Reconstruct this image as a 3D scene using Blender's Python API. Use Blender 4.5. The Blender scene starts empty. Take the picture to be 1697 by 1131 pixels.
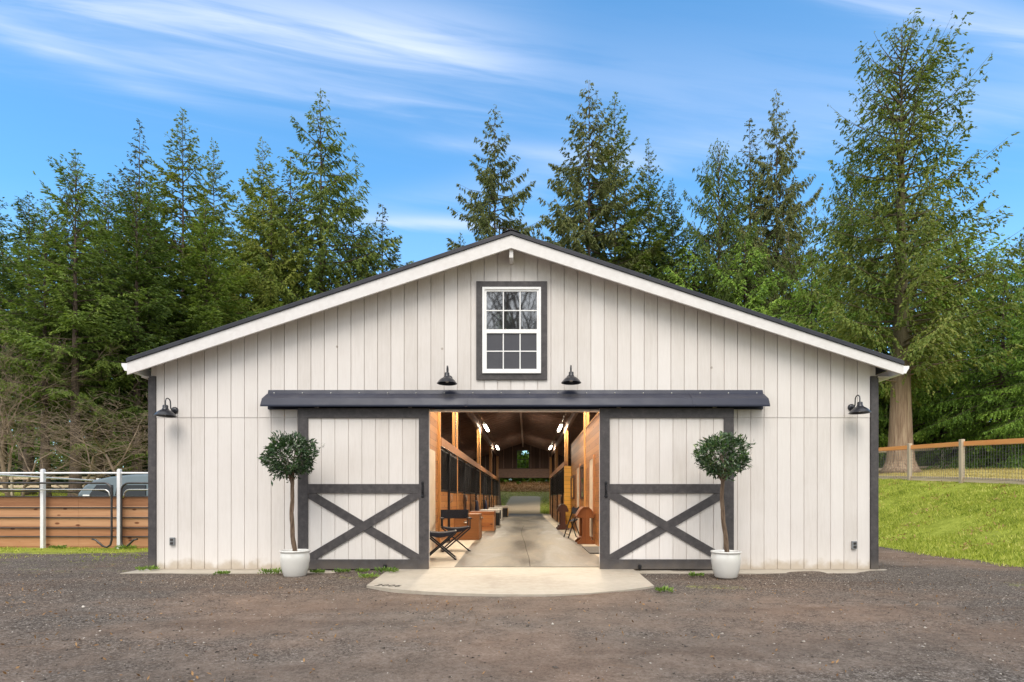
import bpy, math, random
import numpy as np
from mathutils import Vector
R = math.radians
sc = bpy.context.scene
COL = sc.collection
# ------------------------------------------------------------------ camera
EYE, F, VX, VY, W = 1.055, 908.0, 872.0, 826.0, 1697.0
cam = bpy.data.cameras.new('camera'); co = bpy.data.objects.new('camera', cam); COL.objects.link(co)
co.location = (0, 0, EYE); co.rotation_euler = (R(90), 0, 0)
cam.sensor_width = 36; cam.lens = F / W * 36
cam.shift_x = -(VX - W / 2) / W; cam.shift_y = (VY - 1131 / 2) / W
cam.clip_start = .05; cam.clip_end = 2000
sc.camera = co
def P(px, py, Y): return ((px - VX) / F * Y, Y, EYE - (py - VY) / F * Y)
# ------------------------------------------------------------------ light
sc.view_settings.view_transform = 'Standard'; sc.view_settings.look = 'None'
sc.view_settings.gamma = 1; sc.view_settings.exposure = 0.95
SUN_EL = 52
w = bpy.data.worlds.new('World'); sc.world = w; w.use_nodes = True
nt = w.node_tree; N = nt.nodes; L = nt.links; N.clear()
def nd(N, t, **k):
    n = N.new(t)
    for a, b in k.items(): setattr(n, a, b)
    return n
def build_world():
    out = nd(N, 'ShaderNodeOutputWorld'); bg = nd(N, 'ShaderNodeBackground'); L.new(bg.outputs[0], out.inputs[0])
    bg.inputs[1].default_value = .15
    sky = nd(N, 'ShaderNodeTexSky', sky_type='NISHITA', sun_disc=False)
    sky.sun_elevation = R(SUN_EL); sky.sun_rotation = R(180); sky.air_density = 1.2; sky.dust_density = .5; sky.ozone_density = 1.6
    def M(op, a, b=None, c=None, clamp=False):
        n = nd(N, 'ShaderNodeMath', operation=op, use_clamp=clamp)
        for i, v in enumerate((a, b, c)):
            if v is None: continue
            if hasattr(v, 'is_linked'): L.new(v, n.inputs[i])
            else: n.inputs[i].default_value = v
        return n.outputs[0]
    tint = nd(N, 'ShaderNodeMix', data_type='RGBA', blend_type='MULTIPLY'); tint.inputs[0].default_value = 1
    L.new(sky.outputs[0], tint.inputs[6]); tint.inputs[7].default_value = (.47, .84, 1.0, 1)
    tc = nd(N, 'ShaderNodeTexCoord'); sp = nd(N, 'ShaderNodeSeparateXYZ'); L.new(tc.outputs['Generated'], sp.inputs[0])
    x, y, z = sp.outputs
    ay = M('ADD', M('ABSOLUTE', y), .05)
    u = M('DIVIDE', x, ay); v = M('DIVIDE', z, ay)          # direction of the sky, fixed to the place
    cb = nd(N, 'ShaderNodeCombineXYZ')
    L.new(M('MULTIPLY', u, 1.0), cb.inputs[0]); L.new(M('MULTIPLY', M('ADD', v, M('MULTIPLY', u, .16)), 11), cb.inputs[1])
    n1 = nd(N, 'ShaderNodeTexNoise'); n1.inputs['Scale'].default_value = 1.9; n1.inputs['Detail'].default_value = 6
    n1.inputs['Roughness'].default_value = .56; n1.inputs['Distortion'].default_value = .6; L.new(cb.outputs[0], n1.inputs['Vector'])
    nz = n1.outputs['Fac']
    def band(u0, v0, slope, width, ua, ub, amp):
        d = M('SUBTRACT', v, M('ADD', M('MULTIPLY', M('SUBTRACT', u, u0), slope), v0))
        d = M('ADD', d, M('MULTIPLY', M('SUBTRACT', nz, .5), width * 2.2))
        g = M('POWER', 2.718, M('MULTIPLY', M('POWER', M('DIVIDE', d, width), 2.0), -1.0))
        e1 = nd(N, 'ShaderNodeMapRange', interpolation_type='SMOOTHSTEP'); L.new(u, e1.inputs[0]); e1.inputs[1].default_value = ua - .25; e1.inputs[2].default_value = ua + .1
        e2 = nd(N, 'ShaderNodeMapRange', interpolation_type='SMOOTHSTEP'); L.new(u, e2.inputs[0]); e2.inputs[1].default_value = ub + .25; e2.inputs[2].default_value = ub - .1
        return M('MULTIPLY', M('MULTIPLY', M('MULTIPLY', g, e1.outputs[0]), e2.outputs[0]), amp)
    bands = [band(-.5, .83, -.12, .05, -2, -.15, .50), band(-.7, .86, -.10, .10, -2, -.1, .34), band(-.82, .77, -.34, .020, -1.1, -.72, .45),
             band(.62, .86, -.30, .040, .35, 2, .70), band(0, .73, -.05, .09, -.6, 1.4, .26),
             band(-.2, .475, .0, .014, -.22, -.10, 1.0), band(.02, .60, -.10, .014, -.05, .08, .35), band(.5, .62, .1, .05, .1, 1.2, .22), band(-.25, .50, .2, .03, -.4, .1, .25)]
    s = bands[0]
    for b in bands[1:]: s = M('ADD', s, b)
    s = M('MULTIPLY', M('MULTIPLY', s, .66), M('ADD', -.45, M('MULTIPLY', nz, 2.7)), clamp=True)
    hz = nd(N, 'ShaderNodeMapRange'); L.new(v, hz.inputs[0]); hz.inputs[1].default_value = .55; hz.inputs[2].default_value = .0; hz.inputs[4].default_value = .42
    s = M('MAXIMUM', s, hz.outputs[0])
    mx = nd(N, 'ShaderNodeMix', data_type='RGBA'); L.new(s, mx.inputs[0]); L.new(tint.outputs[2], mx.inputs[6]); mx.inputs[7].default_value = (3.0, 3.4, 4.3, 1)
    # white overcast added behind the camera as neutral fill light on the facade
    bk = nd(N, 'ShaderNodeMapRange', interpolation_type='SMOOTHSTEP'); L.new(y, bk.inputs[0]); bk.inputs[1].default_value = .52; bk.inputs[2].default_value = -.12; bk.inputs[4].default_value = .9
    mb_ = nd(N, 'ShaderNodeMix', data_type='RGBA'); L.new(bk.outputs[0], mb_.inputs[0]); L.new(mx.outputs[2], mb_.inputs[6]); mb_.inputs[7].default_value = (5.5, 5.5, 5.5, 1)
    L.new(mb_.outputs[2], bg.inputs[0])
build_world()
sl = bpy.data.lights.new('sun', 'SUN'); sl.energy = 1.45; sl.angle = R(38); sl.color = (1, .92, .82)
so = bpy.data.objects.new('sun', sl); COL.objects.link(so); so.rotation_euler = (R(90 - SUN_EL), 0, R(-6))
so.location = (0, -20, 30)

# ------------------------------------------------------------------ helpers
def props(o, label=None, cat=None, group=None, kind=None):
    if label: o['label'] = label
    if cat: o['category'] = cat
    if group: o['group'] = group
    if kind: o['kind'] = kind
    return o
def empty(name, loc=(0, 0, 0), rz=0, label=None, cat=None, group=None, parent=None):
    o = bpy.data.objects.new(name, None); COL.objects.link(o); o.location = loc; o.rotation_euler = (0, 0, rz)
    o.empty_display_size = .1
    if parent: o.parent = parent
    return props(o, label, cat, group)
def wloc(o):
    v = Vector((0, 0, 0))
    while o: v += o.location; o = o.parent
    return v
class MB:
    def __init__(s): s.v = []; s.f = []
    def add(s, vs, fs):
        b = len(s.v); s.v += [tuple(p) for p in vs]; s.f += [tuple(b + i for i in f) for f in fs]; return s
    def box(s, x0, x1, y0, y1, z0, z1):
        return s.add([(x0, y0, z0), (x1, y0, z0), (x1, y1, z0), (x0, y1, z0), (x0, y0, z1), (x1, y0, z1), (x1, y1, z1), (x0, y1, z1)],
                     [(0, 3, 2, 1), (4, 5, 6, 7), (0, 1, 5, 4), (1, 2, 6, 5), (2, 3, 7, 6), (3, 0, 4, 7)])
    def bar(s, a, b, w, h, up=(0, 0, 1)):
        a = Vector(a); b = Vector(b); d = (b - a).normalized(); up = Vector(up)
        if abs(d.dot(up)) > .98: up = Vector((0, 1, 0))
        sx = d.cross(up).normalized() * w / 2; sz = sx.cross(d).normalized() * h / 2
        vs = [p + i * sx + j * sz for p in (a, b) for i, j in ((-1, -1), (1, -1), (1, 1), (-1, 1))]
        return s.add(vs, [(0, 1, 2, 3), (7, 6, 5, 4), (0, 4, 5, 1), (1, 5, 6, 2), (2, 6, 7, 3), (3, 7, 4, 0)])
    def tube(s, pts, r, n=8, cap=True):
        pts = [Vector(p) for p in pts]; rs = r if hasattr(r, '__len__') else [r] * len(pts); b = len(s.v)
        up = Vector((0.13, 0.31, .94)).normalized(); prev = None
        for i, p in enumerate(pts):
            d = (pts[min(i + 1, len(pts) - 1)] - pts[max(i - 1, 0)])
            d = d.normalized() if d.length > 1e-9 else Vector((0, 0, 1))
            if prev is None:
                a = d.cross(up if abs(d.dot(up)) < .9 else Vector((1, 0, 0))).normalized()
            else:
                a = (prev - d * prev.dot(d)).normalized()
            prev = a; c = d.cross(a)
            for k in range(n):
                t = 2 * math.pi * k / n; s.v.append(tuple(p + (a * math.cos(t) + c * math.sin(t)) * rs[i]))
        for i in range(len(pts) - 1):
            for k in range(n):
                s.f.append((b + i * n + k, b + i * n + (k + 1) % n, b + (i + 1) * n + (k + 1) % n, b + (i + 1) * n + k))
        if cap:
            s.f.append(tuple(b + k for k in reversed(range(n)))); m = b + (len(pts) - 1) * n; s.f.append(tuple(m + k for k in range(n)))
        return s
    def lathe(s, prof, c=(0, 0, 0), n=24, axis='z'):
        b = len(s.v)
        for (r, z) in prof:
            for k in range(n):
                t = 2 * math.pi * k / n; q = (r * math.cos(t), r * math.sin(t), z) if axis == 'z' else (r * math.cos(t), z, r * math.sin(t))
                s.v.append((c[0] + q[0], c[1] + q[1], c[2] + q[2]))
        for i in range(len(prof) - 1):
            for k in range(n):
                f = (b + i * n + k, b + i * n + (k + 1) % n, b + (i + 1) * n + (k + 1) % n, b + (i + 1) * n + k)
                s.f.append(f if axis == 'z' else f[::-1])
        return s
    def prism(s, poly, axis, a, b):
        # poly: 2D outline; extruded along axis from a to b
        n = len(poly)
        def q(p, t): return {'x': (t, p[0], p[1]), 'y': (p[0], t, p[1]), 'z': (p[0], p[1], t)}[axis]
        return s.add([q(p, a) for p in poly] + [q(p, b) for p in poly],
                     [tuple(range(n)), tuple(reversed(range(n, 2 * n)))] + [(i, i + n, (i + 1) % n + n, (i + 1) % n) for i in range(n)])
    def build(s, name, mat, parent=None, smooth=False, bevel=0, fix=True):
        o_ = wloc(parent) if parent else Vector((0, 0, 0))
        me = bpy.data.meshes.new(name); me.from_pydata([(p[0] - o_.x, p[1] - o_.y, p[2] - o_.z) for p in s.v], [], s.f)
        me.materials.append(mat)
        if fix:
            import bmesh
            bm = bmesh.new(); bm.from_mesh(me); bmesh.ops.recalc_face_normals(bm, faces=bm.faces); bm.to_mesh(me); bm.free()
        if smooth:
            me.polygons.foreach_set('use_smooth', [True] * len(me.polygons))
        me.update()
        o = bpy.data.objects.new(name, me); COL.objects.link(o)
        if parent: o.parent = parent
        if bevel:
            m = o.modifiers.new('bevel', 'BEVEL'); m.width = bevel; m.segments = 2; m.limit_method = 'ANGLE'; m.angle_limit = R(40)
        return o
def mesh_np(name, V, Fc, mat, parent=None, smooth=False):
    me = bpy.data.meshes.new(name); k = Fc.shape[1]
    me.vertices.add(len(V)); me.vertices.foreach_set('co', np.ascontiguousarray(V, dtype=np.float32).ravel())
    me.loops.add(Fc.size); me.loops.foreach_set('vertex_index', np.ascontiguousarray(Fc, dtype=np.int32).ravel())
    me.polygons.add(len(Fc)); me.polygons.foreach_set('loop_start', np.arange(0, Fc.size, k, dtype=np.int32))
    me.polygons.foreach_set('loop_total', np.full(len(Fc), k, dtype=np.int32))
    if smooth: me.polygons.foreach_set('use_smooth', np.ones(len(Fc), dtype=bool))
    me.update(calc_edges=True); me.materials.append(mat)
    o = bpy.data.objects.new(name, me); COL.objects.link(o)
    if parent: o.parent = parent
    return o
def copy_tree(o, parent=None):
    c = o.copy(); COL.objects.link(c); c.parent = parent
    for ch in list(o.children): copy_tree(ch, c)
    return c

# ------------------------------------------------------------------ materials
def _lnk(m, v, s):
    if hasattr(v, 'is_linked'): m.node_tree.links.new(v, s)
    elif isinstance(v, (tuple, list)) and len(v) == 3 and len(s.default_value) == 4: s.default_value = (*v, 1)
    else: s.default_value = v
class Mat:
    def __init__(s, name, rough=.6, metallic=0, spec=.5):
        s.m = bpy.data.materials.new(name); s.m.use_nodes = True; s.nt = s.m.node_tree; s.N = s.nt.nodes; s.L = s.nt.links
        s.b = s.N['Principled BSDF']; s.b.inputs['Roughness'].default_value = rough; s.b.inputs['Metallic'].default_value = metallic
        s.b.inputs['Specular IOR Level'].default_value = spec
        s.tc = s.N.new('ShaderNodeTexCoord')
    def n(s, t, **k): return nd(s.N, t, **k)
    def math(s, op, a, b=None, clamp=False):
        n = s.n('ShaderNodeMath', operation=op, use_clamp=clamp); _lnk(s, a, n.inputs[0]) if True else 0
        if b is not None: _lnk(s, b, n.inputs[1])
        return n.outputs[0]
    @property
    def node_tree(s): return s.nt
    def coord(s, scale=(1, 1, 1), src='Object', rot=(0, 0, 0)):
        mp = s.n('ShaderNodeMapping'); s.L.new(s.tc.outputs[src], mp.inputs[0]); mp.inputs['Scale'].default_value = scale; mp.inputs['Rotation'].default_value = rot
        return mp.outputs[0]
    def noise(s, scale, detail=4, rough=.55, stretch=(1, 1, 1), dist=0, vec=None):
        n = s.n('ShaderNodeTexNoise'); n.inputs['Scale'].default_value = scale; n.inputs['Detail'].default_value = detail
        n.inputs['Roughness'].default_value = rough; n.inputs['Distortion'].default_value = dist
        s.L.new(vec if vec is not None else s.coord(stretch), n.inputs['Vector']); return n.outputs['Fac']
    def ramp(s, fac, stops, interp='LINEAR'):
        r = s.n('ShaderNodeValToRGB'); r.color_ramp.interpolation = interp
        el = r.color_ramp.elements
        while len(el) < len(stops): el.new(.5)
        for e, (p, c) in zip(el, stops): e.position = p; e.color = (*c, 1) if len(c) == 3 else c
        _lnk(s, fac, r.inputs[0]); return r.outputs[0]
    def rng(s, v, a, b, c=0, d=1, smooth=False):
        n = s.n('ShaderNodeMapRange', interpolation_type='SMOOTHSTEP' if smooth else 'LINEAR'); _lnk(s, v, n.inputs[0])
        for i, q in enumerate((a, b, c, d)): n.inputs[i + 1].default_value = q
        return n.outputs[0]
    def mix(s, f, a, b, mode='MIX'):
        n = s.n('ShaderNodeMix', data_type='RGBA', blend_type=mode); _lnk(s, f, n.inputs[0]); _lnk(s, a, n.inputs[6]); _lnk(s, b, n.inputs[7]); return n.outputs[2]
    def color(s, c): _lnk(s, c, s.b.inputs['Base Color']); return s
    def rough(s, c): _lnk(s, c, s.b.inputs['Roughness']); return s
    def bump(s, h, strength=.3, dist=.01):
        n = s.n('ShaderNodeBump'); n.inputs['Strength'].default_value = strength; n.inputs['Distance'].default_value = dist
        _lnk(s, h, n.inputs['Height']); s.L.new(n.outputs[0], s.b.inputs['Normal']); return s
def simple(name, c1, c2, scale=8, rough=.6, metallic=0, bump=.15, bs=40, stretch=(1, 1, 1), spec=.5, bd=.005):
    m = Mat(name, rough, metallic, spec); m.color(m.mix(m.rng(m.noise(scale, stretch=stretch), .3, .7), c1, c2))
    if bump: m.bump(m.noise(bs, stretch=stretch), bump, bd)
    return m.m
def planks(name, cols, axis, wd, long_axis, rough=.55, groove=.012, groove_dark=.35, grain=1., knots=False, spec=.4, bump=.4, wear=None):
    m = Mat(name, rough, spec=spec); sp = m.n('ShaderNodeSeparateXYZ'); m.L.new(m.tc.outputs['Object'], sp.inputs[0])
    q = m.math('DIVIDE', sp.outputs[axis], wd); fl = m.math('FLOOR', q); fr = m.math('FRACT', q)
    wn = m.n('ShaderNodeTexWhiteNoise', noise_dimensions='1D'); m.L.new(fl, wn.inputs['W'])
    st = [10, 10, 10]; st[long_axis] = .8
    g = m.noise(1.6, 6, .65, stretch=tuple(st), dist=.4)
    f = m.math('ADD', m.math('MULTIPLY', wn.outputs[0], .45), m.math('MULTIPLY', g, .6))
    k = len(cols); c = m.ramp(f, [(.15 + .7 * i / (k - 1), cc) for i, cc in enumerate(cols)])
    edge = m.math('MINIMUM', fr, m.math('SUBTRACT', 1.0, fr))
    e = m.rng(edge, 0, groove / wd, 0, 1)
    c = m.mix(e, m.mix(1.0, c, (groove_dark,) * 3, 'MULTIPLY'), c)
    if knots:
        v = m.n('ShaderNodeTexVoronoi'); st2 = [6., 6., 6.]; st2[long_axis] = 2.6
        m.L.new(m.coord(tuple(st2)), v.inputs['Vector']); v.inputs['Scale'].default_value = 1.0
        kk = m.rng(v.outputs['Distance'], .10, .17, 0, 1); c = m.mix(kk, m.mix(1.0, c, (.32, .2, .15), 'MULTIPLY'), c)
    m.color(c); m.bump(m.math('ADD', m.math('MULTIPLY', e, 1.0), m.math('MULTIPLY', g, .25)), bump, .006)
    return m.m
MT = {}
def mk():
    # painted siding
    m = Mat('siding_paint', .62, spec=.35)
    a = m.noise(.9, 4); b = m.noise(7, 6, .7, stretch=(6, 6, .5)); sp = m.n('ShaderNodeSeparateXYZ'); m.L.new(m.tc.outputs['Object'], sp.inputs[0])
    q = m.math('FLOOR', m.math('DIVIDE', m.math('ADD', sp.outputs[0], 1.445 + 20.22), .2022)); wn = m.n('ShaderNodeTexWhiteNoise', noise_dimensions='1D'); m.L.new(q, wn.inputs['W'])
    f = m.math('ADD', m.math('ADD', m.math('MULTIPLY', a, .4), m.math('MULTIPLY', b, .35)), m.math('MULTIPLY', wn.outputs[0], .25))
    c = m.ramp(f, [(.25, (.57, .525, .485)), (.5, (.69, .65, .62)), (.75, (.76, .725, .70))])
    # rain splash dirt near the ground
    d = m.rng(m.math('ADD', sp.outputs[2], m.math('MULTIPLY', m.noise(5), .35)), .17, .32, 0, 1, True)
    c = m.mix(d, (.50, .43, .35), c)
    v = m.n('ShaderNodeTexVoronoi'); m.L.new(m.coord((1.1, 1.1, 1.1)), v.inputs['Vector']); v.inputs['Scale'].default_value = 1.4
    c = m.mix(m.rng(v.outputs['Distance'], .022, .035), (.42, .37, .33), c)
    m.color(c); m.bump(b, .25, .004); MT['siding'] = m.m
    MT['trim'] = simple('trim_white', (.66, .635, .62), (.73, .71, .70), 5, .55, bump=.08, stretch=(3, 3, 3))
    MT['white'] = simple('vinyl_white', (.80, .80, .80), (.86, .86, .86), 3, .35, bump=0)
    m = Mat('charcoal_paint', .55, spec=.4)
    g = m.noise(3, 6, .7, stretch=(4, 4, 4)); m.color(m.ramp(g, [(.3, (.058, .052, .053)), (.55, (.080, .073, .074)), (.75, (.105, .094, .09))]))
    sp = m.n('ShaderNodeSeparateXYZ'); m.L.new(m.tc.outputs['Object'], sp.inputs[0]); cc = m.ramp(g, [(.3, (.038, .034, .036)), (.55, (.066, .060, .062)), (.75, (.105, .094, .090))])
    dd = m.rng(m.math('ADD', sp.outputs[2], m.math('MULTIPLY', m.noise(6), .4)), .12, .38, 0, 1, True); cc = m.mix(m.math('MULTIPLY', m.math('SUBTRACT', 1.0, dd), .4), cc, (.20, .165, .13)); m.color(cc); m.bump(m.noise(60), .12, .003)
    MT['charcoal'] = m.m
    m = Mat('hood_metal', .30, .0, .6)
    g = m.noise(1.2, 4, stretch=(1, 4, 4)); m.color(m.ramp(g, [(.3, (.010, .013, .030)), (.7, (.020, .025, .048))])); m.rough(m.rng(m.noise(3), .3, .7, .28, .45)); m.b.inputs['Specular IOR Level'].default_value = .35
    MT['hood'] = m.m
    MT['roof'] = simple('roof_metal', (.012, .013, .022), (.03, .03, .04), 4, .4, .2, bump=.1)
    MT['black'] = simple('black_metal', (.010, .010, .012), (.022, .022, .026), 12, .38, .3, bump=.1)
    MT['lampblack'] = simple('lamp_enamel', (.012, .013, .018), (.026, .027, .034), 12, .28, .1, bump=.05, spec=.6)
    MT['canvas'] = simple('black_canvas', (.010, .011, .02), (.022, .024, .036), 30, .85, bump=.3, bs=200)
    # interior woods
    MT['wood_h'] = planks('varnished_boards', [(.22, .088, .030), (.34, .145, .048), (.44, .205, .072)], 2, .14, 1, .42, groove=.008, knots=True)
    MT['wood_x'] = planks('varnished_boards_end', [(.62, .30, .04), (.76, .40, .06), (.84, .46, .08)], 2, .14, 0, .42, groove=.008)
    MT['post'] = planks('post_wood', [(.36, .16, .05), (.48, .23, .07), (.56, .30, .10)], 0, 3.0, 2, .5, groove=.001)
    MT['beam'] = planks('beam_wood', [(.24, .10, .04), (.34, .15, .06), (.42, .20, .09)], 2, 3.0, 1, .5, groove=.001, knots=True)
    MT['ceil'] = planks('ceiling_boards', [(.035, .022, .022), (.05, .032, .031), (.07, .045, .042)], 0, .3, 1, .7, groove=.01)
    MT['rafter'] = simple('rafter_wood', (.16, .10, .08), (.28, .18, .14), 6, .6, stretch=(1, 6, 6))
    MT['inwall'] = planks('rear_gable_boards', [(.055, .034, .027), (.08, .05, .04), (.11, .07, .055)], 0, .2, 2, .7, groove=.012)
    MT['door_in'] = simple('cream_door', (.62, .52, .40), (.70, .61, .50), 4, .5)
    MT['crate'] = planks('tack_trunk_wood', [(.15, .06, .022), (.22, .09, .03), (.30, .13, .045)], 2, .6, 0, .4, groove=.001)
    MT['crate2'] = planks('tack_trunk_boards', [(.22, .07, .022), (.33, .12, .035), (.42, .17, .05)], 2, .13, 0, .35, groove=.008, knots=True)
    MT['walnut'] = planks('dark_stained_wood', [(.045, .016, .012), (.07, .026, .018), (.10, .04, .025)], 0, 2., 2, .35, groove=.001)
    MT['redwood'] = planks('red_stained_wood', [(.15, .05, .018), (.21, .075, .026), (.27, .11, .04)], 0, 2., 2, .35, groove=.001)
    MT['brass'] = simple('nickel', (.5, .48, .44), (.6, .58, .54), 9, .25, 1, bump=0)
    MT['steelgrey'] = simple('pipe_steel', (.05, .045, .045), (.10, .09, .088), 6, .35, .7, bump=.1)
    MT['flange'] = simple('steel_flange', (.06, .048, .046), (.10, .082, .08), 6, .45, .4, bump=.1)
    # concrete
    m = Mat('concrete', .75, spec=.3)
    a = m.noise(.8, 5, .6); b = m.noise(9, 8, .7); c = m.ramp(m.math('ADD', m.math('MULTIPLY', a, .6), m.math('MULTIPLY', b, .4)), [(.3, (.29, .245, .19)), (.5, (.40, .355, .29)), (.7, (.49, .44, .37))])
    m.color(c); m.bump(m.noise(60, 6), .2, .004); MT['concrete'] = m.m
    m = Mat('aisle_floor', .42, spec=.5)
    a = m.noise(.9, 6, .65, stretch=(1.6, .5, 1), dist=.6); b = m.noise(12, 8, .7)
    c = m.ramp(m.math('ADD', m.math('MULTIPLY', a, .75), m.math('MULTIPLY', b, .25)), [(.36, (.035, .028, .021)), (.5, (.085, .072, .055)), (.64, (.20, .175, .135))])
    m.color(c); m.rough(m.rng(a, .3, .7, .32, .6)); m.bump(b, .15, .003); MT['aisle'] = m.m
    MT['rubber'] = simple('rubber_mat', (.05, .048, .045), (.09, .085, .08), 20, .8)
    MT['crack'] = simple('crack_dark', (.03, .026, .02), (.05, .04, .03), 20, .9, bump=0)
    # glass
    m = Mat('window_glass', .03, spec=1.0); m.color((.012, .014, .018)); m.b.inputs['IOR'].default_value = 2.3; m.bump(m.noise(2.2, 2), .03, .01); MT['glass'] = m.m
    m = Mat('screen_glass', .22, spec=.6); m.color(m.mix(m.noise(3), (.065, .065, .078), (.09, .09, .10))); MT['screen'] = m.m
    # fence woods
    MT['kick'] = planks('kickboard_planks', [(.24, .10, .045), (.42, .20, .095), (.56, .32, .175)], 2, .222, 0, .7, groove=.004, knots=True, grain=1)
    MT['oldwood'] = planks('weathered_wood', [(.32, .25, .17), (.45, .37, .27), (.56, .48, .37)], 0, 3.1, 2, .8, groove=.001)
    MT['oldrail'] = simple('weathered_rail', (.66, .50, .35), (.86, .70, .52), 5, .85, stretch=(1, .4, 4), bump=.3)
    MT['orange'] = simple('orange_board', (.88, .34, .10), (.94, .42, .14), 2, .6, stretch=(2, .6, 8))
    MT['wire'] = simple('galvanised_wire', (.16, .16, .15), (.24, .24, .23), 4, .4, .6, bump=0)
    MT['fencewhite'] = simple('fence_white_paint', (.68, .68, .70), (.78, .78, .79), 5, .45, bump=.1)
    # pots
    m = Mat('glazed_ceramic', .16, spec=.6); m.color(m.mix(m.noise(4), (.66, .65, .61), (.74, .73, .70))); m.b.inputs['Coat Weight'].default_value = .5; MT['pot'] = m.m
    MT['soil'] = simple('potting_soil', (.03, .02, .012), (.07, .045, .03), 30, .95, bump=.8)
    MT['stem'] = simple('topiary_stem', (.09, .055, .035), (.19, .13, .085), 20, .8, stretch=(3, 3, .6), bump=.5)
    # car
    m = Mat('car_paint', .28, .2, .5); m.color(m.mix(m.noise(3), (.085, .12, .14), (.12, .155, .175))); m.b.inputs['Coat Weight'].default_value = .6; MT['car'] = m.m
    m = Mat('car_glass', .05, 0, .45); m.color((.008, .010, .012)); MT['carglass'] = m.m
    MT['tyre'] = simple('tyre', (.012, .012, .012), (.02, .02, .02), 9, .8)
    m = Mat('red_lens', .2); m.color((.4, .02, .02)); MT['red'] = m.m
    m = Mat('lamp_tube', .4); m.color((.9, .9, .85)); m.b.inputs['Emission Color'].default_value = (1, .90, .72, 1); m.b.inputs['Emission Strength'].default_value = 26; MT['tube'] = m.m
    m = Mat('bulb_glass', .1); m.color((.6, .58, .5)); MT['bulb'] = m.m
    MT['blanket'] = simple('navy_blanket', (.010, .013, .035), (.02, .024, .06), 14, .9, bump=.4)
    MT['leather'] = simple('dark_leather', (.02, .010, .007), (.045, .022, .014), 20, .5)
    MT['grey_plastic'] = simple('grey_outlet', (.16, .17, .18), (.25, .26, .27), 30, .45)
mk()
def leafmat(name, cols, nscale=.5, transl=.25, rough=.6, obj_var=.25, spec=.3):
    m = Mat(name, rough, spec=spec)
    g = m.n('ShaderNodeNewGeometry'); oi = m.n('ShaderNodeObjectInfo')
    a = m.noise(nscale, 3)
    f = m.math('ADD', m.math('MULTIPLY', a, .55), m.math('MULTIPLY', g.outputs['Random Per Island'], .4))
    f = m.math('ADD', f, m.math('MULTIPLY', m.math('SUBTRACT', oi.outputs['Random'], .5), obj_var))
    k = len(cols); c = m.ramp(f, [(.15 + .65 * i / (k - 1), cc) for i, cc in enumerate(cols)]); m.color(c)
    if transl:
        t = m.n('ShaderNodeBsdfTranslucent'); m.L.new(m.mix(1.0, c, (1.2, 1.25, .7), 'MULTIPLY'), t.inputs[0]); ms = m.n('ShaderNodeMixShader'); ms.inputs[0].default_value = transl
        m.L.new(m.b.outputs[0], ms.inputs[1]); m.L.new(t.outputs[0], ms.inputs[2]); m.L.new(ms.outputs[0], m.N['Material Output'].inputs[0])
    return m.m
LF = leafmat('fir_needles', [(0.046, 0.076, 0.017), (0.115, 0.168, 0.028), (0.219, 0.269, 0.048), (0.346, 0.359, 0.076)], transl=.3)
LF2 = leafmat('fir_needles_green', [(0.041, 0.074, 0.019), (0.102, 0.159, 0.032), (0.190, 0.269, 0.052), (0.311, 0.381, 0.085)], transl=.3)
LS = leafmat('spruce_needles', [(0.046, 0.062, 0.027), (0.098, 0.123, 0.043), (0.161, 0.186, 0.059), (0.230, 0.224, 0.071)], transl=.3)
LC = leafmat('cedar_sprays', [(0.038, 0.067, 0.012), (0.083, 0.131, 0.021), (0.149, 0.199, 0.033), (0.234, 0.245, 0.053)], transl=.3)
LC2 = leafmat('cedar_sprays_green', [(0.046, 0.096, 0.015), (0.115, 0.213, 0.027), (0.207, 0.337, 0.043), (0.346, 0.471, 0.076)], transl=.3)
LU = leafmat('undergrowth_leaves', [(.010, .020, .008), (.022, .040, .014), (.045, .065, .02), (.08, .08, .035)])
LB = leafmat('brown_litter', [(.12, .06, .025), (.28, .15, .06), (.45, .27, .12), (.60, .44, .27)], transl=.1)
LT = leafmat('topiary_leaves', [(.012, .030, .012), (.030, .070, .022), (.06, .12, .035), (.26, .36, .10)], nscale=6, transl=.08, rough=.28, spec=.6)
GR = leafmat('grass_blades', [(.09, .12, .02), (.23, .30, .035), (.46, .50, .08), (.70, .66, .22)], nscale=2.4, transl=.3)
WL = leafmat('weed_leaves', [(.05, .09, .02), (.10, .18, .03), (.18, .28, .05), (.28, .38, .08)], nscale=9, transl=.2)
GD = leafmat('dry_grass_blades', [(.32, .26, .08), (.46, .37, .13), (.56, .46, .18), (.44, .46, .14)], nscale=.6, transl=.2)
BARK = simple('fir_bark', (.055, .038, .028), (.14, .10, .075), 3, .9, stretch=(4, 4, .5), bump=.9, bs=8, bd=.05)
def _cb():
    m = Mat('cedar_bark', .9); a = m.noise(3.0, 6, .65, stretch=(5, 5, .22)); c = m.ramp(a, [(.32, (.17, .105, .065)), (.5, (.34, .235, .155)), (.7, (.50, .38, .26))])
    sp = m.n('ShaderNodeSeparateXYZ'); m.L.new(m.tc.outputs['Object'], sp.inputs[0]); ms = m.rng(m.math('ADD', sp.outputs[2], m.math('MULTIPLY', m.noise(.8, 4), 3.0)), 4.5, 7.5, 0, .85)
    m.color(m.mix(ms, c, m.mix(a, (.05, .05, .025), (.10, .095, .04)))); m.bump(m.noise(5, 5, stretch=(5, 5, .22)), 1.0, .08); return m.m
BARKC = _cb()
TWIG = simple('bare_twig', (.10, .07, .05), (.30, .22, .15), 3, .85, bump=.3)

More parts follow.
